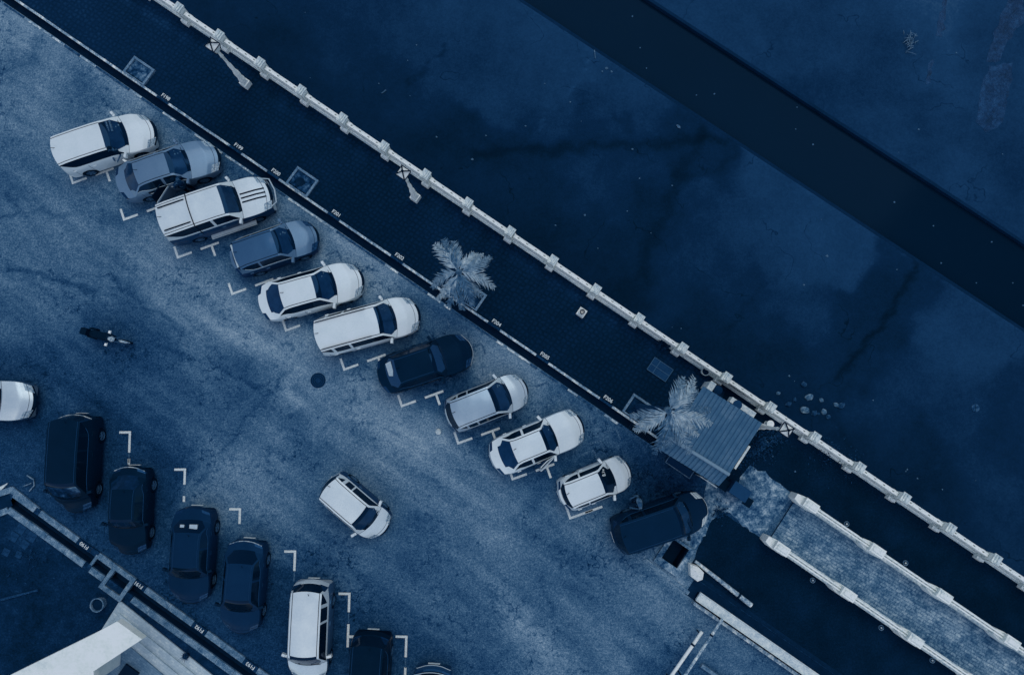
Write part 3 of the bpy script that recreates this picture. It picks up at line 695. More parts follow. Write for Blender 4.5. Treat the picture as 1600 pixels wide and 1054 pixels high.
for A, B, Cc, D, n in b_seams:
    for i in range(1, n):
        f = (i + .06) / n; p, q = A.lerp(B, f), D.lerp(Cc, f); s_ = (B - A).normalized() * .014; z_ = Vector((0, 0, .022))
        sm_.add([p - s_ + z_, q - s_ + z_, q + s_ + z_, p + s_ + z_], [(0, 1, 2, 3)])
sm_.build('sheet_laps', mat('sheet_lap', .44, .6, .1), rf, ang=0)
b = MB(); b.tube([D_ + Vector((0, 0, .03)), C_ + Vector((0, 0, .03))], .07, 8); b.build('ridge_cap', mat('ridge', .70, .5, .12), hut)
def lo(v): return Vector((v.x, v.y, 0))
x0, x1 = lo(D_).x + .22, lo(C_).x - .22; y0, y1 = lo(D2_).y + .2, lo(A_).y - .2
b = MB(); b.box(x0, x1, y0, y1, 0, 2.4); b.build('wall', mat('hut_wall', .5, .8, .08, nz=((2, .08, 5),)), hut)
b = MB(); b.box(x0 + .3, x0 + 1.3, y0 - .03, y0 - .005, 1, 1.9); wn = b.build('window', M_glass, hut)
b = MB(); b.box(x0 + .24, x0 + 1.36, y0 - .045, y0 - .002, .92, .99); b.box(x0 + .24, x0 + 1.36, y0 - .045, y0 - .002, 1.91, 1.98); b.build('window_frame', M_white2, wn)
b = MB(); b.box(x0 + 1.7, x0 + 2.5, y0 - .03, y0 - .005, 0.02, 2.0); b.build('door', M_dark, hut)
b = MB(); b.box(0, .09, -.55, .55, 2.3, 2.38); o = b.build('gutter', M_white2, hut, loc=(B_.x + .02, (B_.y + C_.y) / 2 - .35, .1))
# objects round the hut
def rbox(name, label, cat, px, py, sx, sy, z0, z1, m, grp=None, rz=UA, inset=None, parts=None):
    t = thing(name, label, cat, P(px, py, z1) - Vector((0, 0, z1)), rz, grp)
    b = MB(); b.box(-sx / 2, sx / 2, -sy / 2, sy / 2, z0, z1 - .04); b.build('body', m, t)
    b = MB(); b.box(-sx / 2 - .03, sx / 2 + .03, -sy / 2 - .03, sy / 2 + .03, z1 - .04, z1, taper=.01); b.build('lid', inset or m, t)
    return t
M_cab = mat('cabinet_paint', .37, .5, .15, nz=((4, .02),))
rbox('utility_cabinet', 'blue metal cabinet standing against the hut end on the apron', 'cabinet', 1157, 768, .78, .52, 0, .9, M_cab)
rbox('crate', 'low black open crate between the hut and the cabinet', 'crate', 1132, 757, .4, .42, 0, .5, M_dark, inset=M_black)
rbox('drain_cover', 'small dark square drain cover on the pale apron', 'drain cover', 1169, 784, .33, .33, 0, .05, M_dark, inset=M_black)
# bench frame in front of the hut
t = thing('bench', 'long narrow metal bench with pale frame in front of the hut', 'bench', P(1062, 729, .45) - Vector((0, 0, .45)), UA)
b = MB(); b.box(-.6, .6, -.16, .16, .4, .44); b.build('seat', mat('bench_seat', .28, .6, .1), t)
b = MB(); b.box(-.63, .63, -.19, -.16, .38, .47); b.box(-.63, -.6, -.16, .19, .38, .47); b.box(.6, .63, -.16, .19, .38, .47); b.build('frame', M_kerbgrey, t)
for sx in (-.55, .55):
    for sy in (-.12, .12):
        b = MB(); b.box(sx - .02, sx + .02, sy - .02, sy + .02, 0, .4); b.build('leg', M_dark, t)
t = thing('handrail', 'thin pale handrail running from the bench to the apron', 'handrail', P(1105, 751, .8) - Vector((0, 0, .8)), UA)
b = MB(); b.tube([(-.35, 0, .8), (.5, 0, .8)], .022, 6); b.build('rail', M_white2, t)
for x in (-.33, .48):
    b = MB(); b.tube([(x, 0, 0), (x, 0, .8)], .022, 6); b.build('post', M_white2, t)
# hatch cover on the walk
t = thing('hatch_cover', 'blue rectangular metal hatch cover divided in panels on the walkway', 'hatch cover', P(1031, 577), UA)
b = MB(); b.box(-.5, .5, -.33, .33, 0, .06); b.build('plate', mat('hatch', .36, .6, .12, nz=((4, .04),)), t)
b = MB()
for y in (-.33, -.02, .31): b.box(-.5, .5, y, y + .02, .06, .075)
for x in (-.5, -.2, .48): b.box(x, x + .02, -.31, .31, .06, .073)
b.build('frame', mat('hatch_frame', .55, .6, .12), t)
# pots and rings
def ring(name, label, cat, px, py, r, h, m, mf=M_drain, grp=None):
    t = thing(name, label, cat, P(px, py, h) - Vector((0, 0, h)), 0, grp)
    b = MB(); b.lathe([(r * .8, 0), (r, h), (r * .86, h), (r * .8, h * .6)], 22, cap=False); b.build('pot_wall', m, t)
    b = MB(); b.lathe([(r * .8, h * .5), (r * .83, h * .7)], 22); b.build('filling', mf, t); return t
ring('flower_pot', 'white rimmed round pot on the walkway behind the hut', 'pot', 1103, 580, .19, .3, M_white2)
ring('planter_pot', 'large dark round pot with pale rim beside the garden sump', 'pot', 151, 945, .3, .35, M_kerbgrey)
t = thing('stool', 'round white stool beside the hut corner lamp post', 'stool', P(1204, 662, .5) - Vector((0, 0, .5)))
b = MB(); b.lathe([(.14, .44), (.16, .5), (.05, .5), (.04, .49)], 18); b.build('seat', M_white, t)
b = MB(); b.lathe([(.12, 0), (.05, .05), (.05, .44)], 10); b.build('pedestal', M_white2, t)
t = thing('air_conditioner', 'narrow white wall box with a round fan behind the hut', 'air conditioner', P(1161, 636, 1.6) - Vector((0, 0, 1.6)), UA)
b = MB(); b.box(-.6, .6, -.12, .12, 1.2, 1.6); b.build('casing', M_white2, t)
b = MB(); b.lathe([(.2, 0), (.2, .01)], 20, M=Matrix.Translation((-.25, -.05, 1.602))); b.build('fan_grille', M_cab, t)
b = MB(); b.box(-.5, .5, -.04, .04, 0, 1.2); b.build('bracket', M_dark, t)
t = thing('water_tank', 'small dark blue barrel behind the hut corner', 'barrel', P(1122, 609, .8) - Vector((0, 0, .8)))
b = MB(); b.lathe([(.2, 0), (.23, .2), (.23, .6), (.2, .8), (.05, .83)], 16); b.build('barrel', mat('barrel', .25, .5, .12), t)
rbox('crate', 'pale upright box next to the barrel behind the hut', 'box', 1112, 603, .22, .34, 0, 1.1, M_white2)
t = thing('potted_plant', 'dark round clump of low plants on the walk near the river posts', 'plant', P(1036, 536))
def clump(b, r, n, h, rnd):
    for i in range(n):
        a = rnd.uniform(0, 6.28); d = r * math.sqrt(rnd.random()); z = rnd.uniform(.03, h)
        q = Vector((math.cos(a) * d, math.sin(a) * d, z)); s_ = rnd.uniform(.03, .07)
        d1 = Vector((rnd.uniform(-1, 1), rnd.uniform(-1, 1), rnd.uniform(-.3, .5))).normalized() * s_ * 1.6; d2 = d1.cross(Vector((rnd.random(), rnd.random(), 1))).normalized() * s_ * .5
        b.add([q - d1, q + d2, q + d1, q - d2], [(0, 1, 2, 3)])
b = MB(); clump(b, .3, 160, .3, random.Random(2)); b.build('leaves', mat('leaf_dark', .24, .7, .1, nz=((12, .12),)), t, ang=0)
b = MB(); b.lathe([(.14, 0), (.18, .12)], 12); b.build('pot', M_dark, t)
t = thing('potted_plant', 'small spiky plant in front of the tiled steps', 'plant', P(293, 1022))
b = MB(); rnd = random.Random(4)
for i in range(34):
    a = rnd.uniform(0, 6.28); L_ = rnd.uniform(.15, .34); d = Vector((math.cos(a), math.sin(a), rnd.uniform(.3, 1.2))).normalized()
    s_ = Vector((-d.y, d.x, 0)) * .022; b.add([Vector((0, 0, .15)) - s_, Vector((0, 0, .15)) + s_, d * L_ + Vector((0, 0, .15))], [(0, 1, 2)])
b.build('leaves', mat('leaf_mid', .3, .7, .1, nz=((12, .2),)), t, ang=0)
b = MB(); b.lathe([(.1, 0), (.14, .18)], 12); b.build('pot', M_dark, t)
# undergrowth beside the hut and weeds by the apron
b = MB(); rnd = random.Random(9)
for (px, py, r, n) in ((1190, 690, .9, 420), (1180, 705, .8, 260), (1215, 680, .5, 160), (1290, 700, 1.3, 120), (1320, 720, 1.2, 120), (1150, 724, .5, 160), (1125, 800, .4, 140), (1030, 762, 1.1, 260), (1000, 745, .8, 160), (50, 870, 1.0, 120), (240, 620, .01, 0)):
    c_ = P(px, py)
    for i in range(n):
        a = rnd.uniform(0, 6.28); d = abs(rnd.gauss(0, .5)) * r; z = rnd.uniform(.02, .12)
        q = c_ + Vector((math.cos(a) * d, math.sin(a) * d, z)); s_ = rnd.uniform(.02, .05)
        d1 = Vector((rnd.uniform(-1, 1), rnd.uniform(-1, 1), rnd.uniform(-.3, .5))).normalized() * s_ * 1.6; d2 = d1.cross(Vector((0, .1, 1))).normalized() * s_ * .6
        b.add([q - d1, q + d2, q + d1, q - d2], [(0, 1, 2, 3)])
tag(b.build('undergrowth', mat('weed', .27, .8, .08, nz=((1.5, .14), (12, .1))), ang=0), 'low weeds and leaf litter round the hut and apron', 'weeds', kind='stuff')
# ladder of grating over the drain
g = thing('drain_grate', 'dark barred grate over the upper drain beside the palm', 'grate', W(UV(1003, 676)[0], -.21), UA)
b = MB()
for i in range(16): b.box(-.62 + i * .08, -.59 + i * .08, -.2, .2, -.03, .01)
b.build('bars', M_dark, g)
b = MB(); b.box(-.65, .65, -.21, -.2, -.04, .012); b.box(-.65, .65, .2, .21, -.04, .012); b.build('frame', M_kerbdark, g)
# manhole
t = thing('manhole_cover', 'round dark manhole cover in the middle of the car park', 'manhole', P(497, 594))
b = MB(); b.lathe([(.34, .0), (.34, .012)], 32); b.build('cover', mat('manhole_iron', .3, .7, .1, nz=((30, .08),)), t)
b = MB()
for r0 in (.12, .2, .28): b.lathe([(r0, .012), (r0 + .02, .018), (r0 + .04, .012)], 28, cap=False)
b.build('raised_rings', M_dark, t)
# white drum / sack and pipes at the lower right corner
t = thing('sack', 'crumpled pale angular sack lying beside the open sump', 'sack', P(1088, 891))
b = MB(); poly = [(-.36, .36), (.02, .25), (.28, -.02), (.20, -.32), (-.05, -.40), (-.34, -.18)]
n = len(poly); vs_ = [(x, y, 0) for x, y in poly] + [(x * .92, y * .92, .3 + .05 * math.sin(i * 2.1)) for i, (x, y) in enumerate(poly)] + [(-.04, 0, .46)]
b.add(vs_, [(i, (i + 1) % n, n + (i + 1) % n, n + i) for i in range(n)] + [(n + i, n + (i + 1) % n, 2 * n) for i in range(n)] + [tuple(range(n - 1, -1, -1))])
b.build('cloth', M_white, t, ang=12)
def pipe(name, label, cat, a, c_, r, m, za=.1, zb=.1, grp=None, band=None, post=()):
    A2 = P(*a, za); B2 = P(*c_, zb); t = thing(name, label, cat, Vector((A2.x, A2.y, 0)), 0, grp)
    o_ = Vector((A2.x, A2.y, 0)); b = MB(); n = 8
    b.tube([(A2 - o_).lerp(B2 - o_, i / n) for i in range(n + 1)], r, 10); b.build('pipe', m, t)
    if band:
        q = (A2 - o_).lerp(B2 - o_, band); d = (B2 - A2).normalized(); b = MB(); b.tube([q - d * .04, q + d * .04], (r if not isinstance(r, list) else max(r)) * 1.25, 10); b.build('band', M_dark, t)
    for k in post:
        q = (A2 - o_).lerp(B2 - o_, k); b = MB(); b.tube([(q.x, q.y, 0), q], .03, 6); b.build('post', M_dark, t)
    return t
pipe('pole', 'pale tapered pole lying on the dark soil past the sack', 'pole', (1086, 876), (1174, 945), [.07 + .005 * i for i in range(9)], M_kerb, .1, .35, band=.78)
M_wp = mat('white_steel', .9, .5, .15, nz=((4, .06, 4), (20, .05)))
t = thing('gate_beam', 'broad white steel beam at the lower right along the lot edge', 'beam', P(1091, 931, .6) - Vector((0, 0, .6)), (P(1392, 1140, .6) - P(1091, 931, .6)).to_track_quat('X', 'Z').to_euler().z)
b = MB(); b.box(0, 11, -.2, .2, .5, .62); b.box(0, 11, -.2, -.17, .62, .66); b.box(0, 11, .17, .2, .62, .66); b.build('beam', M_wp, t)
for x in (.15, 3.6, 7.2, 10.8):
    b = MB(); b.box(x - .05, x + .05, -.1, .1, 0, .5); b.build('leg', M_dark, t)
t = thing('low_wall', 'thin pale low wall beside the white steel beam', 'low wall', P(1082, 938), UA)
b = MB(); b.box(0, 13, -.09, .05, 0, .3); b.build('wall', M_kerb, t)
b = MB(); b.tube([(.1, .14, .12), (3, .15, .1), (6, .14, .12), (12.8, .15, .1)], .05, 8); b.build('pipe', M_dark, t)
pipe('rail', 'pale round rail crossing the lot corner, the shorter of two', 'rail', (1097, 986), (1040, 1068), .075, M_white, .5, .5, band=.25, post=(.05, .9), grp='rails at the lot corner')
pipe('rail', 'thin double rail meeting the pale low wall, the longer of two', 'rail', (1129, 966), (1060, 1070), .06, M_kerb, .8, .8, band=.25, post=(.03, .9), grp='rails at the lot corner')
t = thing('kerb_block', 'pale concrete kerb block at the bottom edge near the rails', 'kerb block', P(1110, 1048), UA)
b = MB(); b.box(-.5, .8, -.09, .09, 0, .14, taper=.01); b.build('block', M_kerbgrey, t)
struct(sheet('kerb', [(1004, 875), (1010, 872), (1078, 924), (1074, 929)], .02, M_kerbgrey, .012))
# second, buried drain towards the beam
b = MB(); b.box(0, 14, -.5, .5, 0, .011); struct(b.build('silted_drain', M_drain, None, loc=W(*UV(1080, 912)), rz=UA))
b = MB(); b.box(0, 14, -.02, .02, 0, .03); struct(b.build('drain_lip', M_kerbdark, None, loc=W(*UV(1090, 905)), rz=UA))

# ---------------------------------------------------------------- building at the lower left corner
M_tile = mat('step_tiles', .86, .7, .1, nz=((1.2, .05, 4), (12, .03)), extra=paver_extra(2.4, .02, .06, -UA, (1, 1, 1)))
M_canopy = mat('canopy_render', .98, .7, .1, nz=((1.2, .05, 5), (9, .03)))
M_tile2 = mat('porch_tiles', .66, .6, .12, nz=((1.2, .06, 4), (12, .03)), extra=paver_extra(2.8, .02, .08, -UA, (1, 1, 1)))
t = thing('entrance_building', 'pale building corner with tiled steps under a white flat canopy', 'building', P(150, 1060))
o_ = t.location
def steps(pts_list):
    for i, (pts, z, m, nm) in enumerate(pts_list):
        q = [P(*p, z) - o_ for p in pts]; b = MB(); b.prism([(p.x, p.y) for p in q], 0, z); b.build(nm, m, t)
steps([([(187, 938), (345, 1065), (60, 1090), (148, 1000)], .07, M_tile, 'step'),
       ([(186, 958), (318, 1065), (60, 1090), (150, 1008)], .13, M_tile, 'step'),
       ([(185, 976), (292, 1065), (60, 1090), (152, 1014)], .19, M_tile, 'step'),
       ([(184, 994), (268, 1065), (60, 1090), (152, 1022)], .25, M_tile2, 'porch_floor')])
q = [P(*p, 3.2) - o_ for p in ((183, 970), (222, 998), (146, 1048), (150, 1110), (-60, 1120), (12, 1056), (150, 988))]
b = MB(); b.prism([(p.x, p.y) for p in q], 2.85, 3.2); b.build('canopy', M_canopy, t)
b = MB(); cc = P(110, 1075, 3.2) - o_; b.box(cc.x - .25, cc.x + .25, cc.y - .25, cc.y + .25, .25, 2.84); b.build('column', M_canopy, t)
b = MB(); b.box(-.35, .35, -.3, .3, 2.3, 2.4); o = b.build('door_mat', M_dark, t, loc=P(202, 1052, .25) - o_ + Vector((0, 0, -2.29)), rz=UA)
# garden oddments
t = pipe('log', 'rough grey branch lying on the garden soil at the left edge', 'log', (-5, 938), (60, 921), [.05, .06, .06, .055, .06, .05, .05, .045, .06], M_bark, .06, .06)
M_slab = mat('paving_slab', .34, .9, .06, nz=((5, .08, 5), (25, .05)))
for i, (px, py, s_, r_) in enumerate([(33, 826, .42, 0), (22, 838, .4, 4), (50, 838, .42, 3), (39, 850, .36, -4), (10, 862, .32, 8), (30, 866, .3, 12)]):
    t = thing('paving_slab', ['grey slab nearest the upper gutter bend', 'grey slab left of the middle of the slab group', 'grey slab touching the gutter kerb side of the group', 'grey slab in the middle of the loose group', 'small grey slab at the frame edge of the group', 'small grey slab lowest in the loose group'][i], 'slab', P(px, py), UA + R(r_), 'loose paving slabs in the garden')
    b = MB(); b.box(-s_ / 2, s_ / 2, -s_ / 2, s_ / 2, 0, .035, taper=.01); b.build('slab', M_slab, t)
t = thing('debris', 'bent pale timber frame lying beside the black minivan', 'debris', P(48, 752))
b = MB(); b.tube([(-.15, .28, .05), (.15, .1, .05), (.2, -.15, .05), (0, -.4, .05)], .03, 5); b.tube([(-.3, -.2, .04), (.1, -.05, .1)], .025, 5); b.build('timber', M_kerbgrey, t)
t = thing('debris', 'pale triangular board at the left edge above the gutter bend', 'debris', P(5, 757))
b = MB(); b.prism([(-.3, -.18), (.25, .1), (.2, .02), (-.1, -.28)], .02, .07); b.build('board', M_white2, t)
# ---------------------------------------------------------------- river bed: rocks, driftwood, litter
def rock(name, label, px, py, s_, z, m, seed, grp, cat='rock'):
    rnd = random.Random(seed); me = bpy.data.meshes.new(name); bm = bmesh.new(); bmesh.ops.create_icosphere(bm, subdivisions=2, radius=1)
    sx, sy, sz = s_ * rnd.uniform(.8, 1.3), s_ * rnd.uniform(.6, .95), s_ * rnd.uniform(.5, .7)
    for v in bm.verts:
        k = 1 + .35 * noise.noise(v.co * 1.4 + Vector((seed * 3.1, 0, 0))); v.co = Vector((v.co.x * sx * k, v.co.y * sy * k, max(-.1, v.co.z * sz * k)))
    bm.to_mesh(me); bm.free(); me.materials.append(m); o = bpy.data.objects.new(name, me); link(o); o.location = P(px, py, z) + Vector((0, 0, sz * .3)); o.rotation_euler = (0, 0, rnd.uniform(0, 3))
    return tag(o, label, cat, grp)
M_rock2 = mat('pale_rock', .58, .9, .05, nz=((6, .2),))
rk = [(1256, 600, .16, 'upright grey rock farthest from the balustrade in the heap'), (1264, 620, .17, 'pale faceted rock above the heap centre'), (1283, 625, .13, 'thin pale rock in the upper middle of the heap'),
      (1232, 631, .17, 'round dark rock nearest the balustrade post'), (1257, 640, .2, 'broad triangular rock in the heap middle'), (1272, 645, .14, 'paired rock, the left one'), (1278, 646, .1, 'paired rock, the smaller right one'),
      (1287, 643, .15, 'long pale rock at the lower right of the heap'), (1306, 632, .13, 'slender pale rock at the right of the heap'), (1314, 633, .17, 'round grey rock, rightmost of the heap'), (1241, 624, .11, 'small grey rock between post and heap'), (1216, 614, .1, 'small pale stone just above the balustrade rail'), (1294, 651, .13, 'dark low rock, lowest of the heap')]
for i, (px, py, s_, lb) in enumerate(rk):
    rock('rock', lb, px, py, s_, ZB, M_rock2 if i in (1, 2, 4, 7, 8, 11) else M_rock, i + 1, 'rocks heaped on the river bed by the balustrade')
t = thing('driftwood', 'tangle of pale twigs stranded on the far river bed', 'driftwood', P(1421, 65, ZB))
b = MB(); rnd = random.Random(8)
for i in range(26):
    a = rnd.uniform(0, 6.28); p = Vector((rnd.gauss(0, .18), rnd.gauss(0, .22), rnd.uniform(.02, .2))); d = Vector((math.cos(a), math.sin(a), rnd.uniform(-.2, .2))) * rnd.uniform(.08, .24)
    b.tube([p - d, p + Vector((rnd.gauss(0, .03), rnd.gauss(0, .03), .02)), p + d], .013, 4)
b.tube([(.3, .35, .1), (.1, 0, .1), (-.05, -.45, .08)], .016, 4); b.tube([(-.15, -.3, .1), (.15, -.28, .1)], .014, 4)
b.build('twigs', mat('driftwood', .6, .9, .05, nz=((9, .12),)), t)
M_lit = mat('litter', .56, .8, .08, nz=((30, .2),))
lit = [(651, 71), (592, 131), (600, 143), (485, 122), (738, 249), (602, 142), (948, 107), (941, 112), (955, 112), (851, 131), (821, 197), (908, 190), (891, 160), (988, 233), (914, 336), (934, 388), (1060, 198), (1292, 400), (1401, 421), (1256, 445), (1064, 513), (1050, 511), (1364, 625),
       (1417, 733), (1433, 747), (1524, 750), (1241, 595), (1233, 587), (1050, 290), (999, 279), (980, 330), (1283, 343), (1494, 83), (1435, 202), (1404, 238), (1566, 241), (1472, 764), (1415, 736), (868, 352), (1017, 364), (759, 212), (682, 214), (637, 95), (477, 20), (641, 150)]
for i, (px, py) in enumerate(lit):
    r_ = random.uniform(.025, .06) * (1.5 if (px, py) in ((948, 107), (1292, 400), (1060, 198), (738, 249), (1401, 421)) else 1); b = MB()
    n = 6; a0 = random.random(); vs_ = [(math.cos(a0 + k * 1.047) * r_ * random.uniform(.6, 1.3), math.sin(a0 + k * 1.047) * r_ * random.uniform(.5, 1), random.uniform(.01, .03)) for k in range(n)] + [(0, 0, r_ * .7)]
    b.add(vs_, [(k, (k + 1) % n, n) for k in range(n)])
    tag(b.build('litter', M_lit, loc=P(px, py, ZB)), 'tiny pale scrap of litter on the river bed', 'litter', 'scraps of litter on the river bed')
for i, (px, py) in enumerate([(988, 26), (1000, 75), (1116, 147), (1243, 202), (1245, 168), (1270, 226), (1397, 316), (1458, 353), (1549, 378), (1582, 442), (1598, 477), (1525, 442), (1470, 411), (1010, 107), (1088, 149)]):
    b = MB(); r_ = random.uniform(.03, .05); b.lathe([(r_, 0), (r_ * .9, .03), (.003, .04)], 7)
    tag(b.build('floating_litter', M_lit, loc=P(px, py, ZB - .22)), 'tiny pale scrap floating on the dark channel water', 'litter', 'scraps floating on the channel')
t = thing('stick', 'short pale stick leaning at the edge of the channel', 'stick', P(930, 86, ZB)); b = MB(); b.tube([(0, -.2, .04), (-.05, .2, .1)], .02, 5); b.build('wood', M_rock2, t)
rock('ball', 'small round pale ball on the bed beside the channel wall', 1060, 198, .1, ZB, M_lit, 77, None, 'ball')
t = thing('stick', 'short dull stick lying on the bed above the middle balustrade', 'stick', P(600, 144, ZB)); b = MB(); b.tube([(-.12, -.08, .03), (.12, .08, .04)], .025, 5); b.build('wood', M_rock2, t)
t = thing('bed_cover', 'round grey lid with a slot on the river bed at the right', 'lid', P(1524, 637, ZB)); b = MB(); b.lathe([(.2, 0), (.19, .03)], 20); b.build('lid', M_rock, t)
b = MB(); b.box(-.01, .01, -.17, .17, .031, .036); b.build('slot', M_black, t)
# lot litter
b = MB(); b.lathe([(.11, 0), (.13, .05), (.09, .09), (.02, .1)], 10); tag(b.build('stone', M_white2, loc=P(685, 674)), 'pale round stone on the asphalt behind the silver minivan', 'stone')
for px, py, lb in ((1198, 690, 'pale leaf scrap on the soil beside the hut'), (1207, 712, 'white scrap on the dark soil right of the hut'), (1242, 736, 'pale scrap on the soil above the raised path start'), (650, 498, 'pale speck on the asphalt'), ):
    b = MB(); b.lathe([(.045, .01), (.04, .03), (.01, .04)], 6); tag(b.build('litter', M_lit, loc=P(px, py) + Vector((0, 0, .01))), lb, 'litter')
# ---------------------------------------------------------------- cars
_tyre = {}
M_seam = mat('seam', .22, .6, .1, nz=((9, .03),))
def paint(tone, metal, nm):
    return mat(nm, tone, .32 if metal < .5 else .38, .35 if tone > .5 else .07, metal, nz=((1.2, .02, 3), (14, .012)), coat=.25 if tone > .5 else 0)
def interp(pts, f):
    for (a, x), (b, y) in zip(pts, pts[1:]):
        if f <= b: return x + (y - x) * max(0, (f - a)) / (b - a) if b > a else y
    return pts[-1][1]
def wheel_mesh():
    if 'tyre' in _tyre: return
    Mx = Matrix.Rotation(R(90), 4, 'X')
    b = MB(); b.lathe([(.2, -.1), (.3, -.1), (.32, -.07), (.32, .07), (.3, .1), (.2, .1)], 24, M=Mx, cap=False)
    b.lathe([(.2, -.09), (.2, -.085)], 20, M=Mx)
    o = b.build('tyre', M_black); _tyre['tyre'] = o.data; bpy.data.objects.remove(o)
    b = MB(); b.lathe([(.205, .05), (.215, .1), (.195, .1), (.185, .05)], 20, M=Mx, cap=False)
    for k in range(5):
        b.box(-.03, .03, .02, .2, .07, .095, M=Mx @ Matrix.Rotation(k * 2 * math.pi / 5, 4, 'Z'))
    b.lathe([(.05, .06), (.05, .105), (.02, .11)], 10, M=Mx)
    b.lathe([(.185, .03), (.185, .04)], 20, M=Mx)
    o = b.build('rim', [M_rim]); _tyre['rim'] = o.data; bpy.data.objects.remove(o)
def car(label, cat, name, nose, tail, tone, metal=.0, Wd=1.72, Ht=1.48, kind='hatch', group=None, L=None, roof_tone=None, side_tone=None, gl=None, extra=None,
        zn=.62, zc=.98, fc=None, fw=None, fr=None, fg=None, taper=1.0, lamps=True, stripes=False, mid=None, wr=None, wl=.19, wlr=.795, drop=None, pillar=True, lens=None):
    a = P(*nose, .6); t_ = P(*tail, .6)
    d = a - t_; LL = L or Vector((d.x, d.y, 0)).length; hd = math.atan2(d.y, d.x); dn = Vector((math.cos(hd), math.sin(hd), 0))
    cen = Vector((a.x, a.y, 0)) - dn * LL / 2
    root = thing(name, label, cat, cen, hd, group)
    K = dict(hatch=(.27, .42, .90, .965), mpv=(.20, .36, .93, .975), sedan=(.27, .43, .74, .88), wagon=(.24, .39, .94, .98), van=(.14, .28, .955, .985), pickup=(.25, .37, .955, .985))[kind]
    fc = fc or K[0]; fw = fw or K[1]; fr = fr or K[2]; fg = fg or K[3]
    zdeck = drop or {'sedan': 1.02, 'hatch': .98, 'mpv': 1.05, 'wagon': 1.02, 'van': 1.1, 'pickup': 1.1}[kind]
    cr = .055; W2 = Wd / 2; wr_ = wr or {'sedan': .67, 'hatch': .73, 'mpv': .77, 'wagon': .77, 'van': .80, 'pickup': .77}[kind]
    pm = paint(tone, metal, 'paint_%03d_%d' % (round(tone * 100), metal * 10))
    rm = paint(roof_tone, metal, 'paint_%03d_%d' % (round(roof_tone * 100), metal * 10)) if roof_tone is not None else pm
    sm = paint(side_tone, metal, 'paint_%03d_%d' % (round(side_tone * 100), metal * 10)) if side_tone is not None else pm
    gmid = gl or M_glassmid
    zbelt0 = zc - .005 if kind != 'sedan' else .97
    rm_ = (fw + fr) / 2
    gsill = fc + .02
    gend = {'sedan': (fr + fg) / 2}.get(kind, fr - .01)
    def ztop(f):
        return interp([(0, zn - .12), (.006, zn - .04), (.02, zn + .03), (.05, zn + .09), (.12, zn + .09 + (zc - zn - .09) * .55), (fc, zc), (fw - .03, Ht - .07), (fw, Ht - .035), (fw + .08, Ht - .008), (rm_, Ht),
                       (fr - .08, Ht - .02), (fr, Ht - .06), (fg, zdeck), (min(.985, fg + .04), zdeck - .03), (.985, zdeck - (.06 if kind == 'sedan' else .25)), (1, min(.72, zdeck - .25))], f)
    def hw(f):
        k = 1
        if f < .2: k -= .20 * taper * ((.2 - f) / .2) ** 2.4
        if f > .82: k -= (.18 if kind == 'sedan' else .12) * ((f - .82) / .18) ** 2.2
        return W2 * k
    b0, b1 = .29 * Wd / 1.72, -.20
    def xof(f, y, wd):
        bw = b0 + (b1 - b0) * f
        if kind in ('van', 'pickup'): bw *= .6
        return LL / 2 - b0 - f * (LL - b0 + b1) + bw * max(0, 1 - (y / wd) ** 2)
    wx = [wl, wlr]; ar = .37 / (LL - .4)
    def zlow(f):
        z = .22
        for q in wx:
            e = (f - q) / ar
            if abs(e) < 1: z = max(z, .27 + .37 * math.sqrt(1 - e * e))
        return z
    cw = fw - fc
    keys = {0, .006, .02, .035, .05, .075, .12, fc - .012, fc, fc + cw * .16, fc + cw * .72, fw - .03, fw, fw + .08, rm_, fr - .08, fr, fg, (fr + fg) / 2, min(.985, fg + .04), .955, .985, 1}
    for q in wx:
        for k in range(-4, 5): keys.add(q + ar * math.sin(k * math.pi / 8) * .999)
        keys.add(q - ar - .001); keys.add(q + ar + .001)
    mid = mid or (fw + fr) / 2 + .01
    keys |= {mid - .012, mid + .012}
    ks = sorted(k for k in keys if 0 <= k <= 1); st = [ks[0]]
    for k in ks[1:]:
        if k - st[-1] > .0035: st.append(k)
        elif k in (fc, fw, fr, fg, 1): st[-1] = k
    full = []
    for a_, b_ in zip(st, st[1:]):
        n = max(1, int((b_ - a_) / .035)); full += [a_ + (b_ - a_) * i / n for i in range(n)]
    full.append(1.0); st = full
    def ring(f):
        w_ = hw(f); zt = ztop(f); zb = min(zbelt0 + .08 * f, zt - cr); wb = w_ * .955
        hh = max(0, zt - cr - zb) / max(.1, Ht - cr - 1.06); hh = min(1, hh)
        y5 = wb - (wb - wr_ * W2 * (w_ / W2) ** .6 - .0) * hh * (wb / (W2 * .955))
        rail = .24 * (1 - min(1, hh * 4)) + .085; y6 = y5 - rail; zl = zlow(f)
        zz = lambda y: zt - cr * (y / y5) ** 2
        ge = (gend - f) / .16; gq = .16 + (.72 * max(0, 1 - max(0, ge)) ** 2.2 if ge < 1 else 0) + .1 * max(0, 1 - abs(f - gsill) / .1)
        p = [(w_ * .86, zl), (w_ * .975, zl + .02), (w_, zl + max(.04, (zb - zl) * .45)), (w_ * .992, zl + max(.06, (zb - zl) * .86)), (wb, zb), (wb + (y5 - wb) * gq, zb + (zt - cr - zb) * gq), (y5, zt - cr), (y6, zz(y6)), (y6 * .66, zz(y6 * .66)), (y6 * .33, zz(y6 * .33)), (0, zt)]
        return [(xof(f, y, w_), y, z) for y, z in p], w_
    rings = []
    for f in st:
        r_, w_ = ring(f); rings.append(r_ + [(x, -y, z) for x, y, z in reversed(r_[:-1])])
    nr = 21
    used = set()
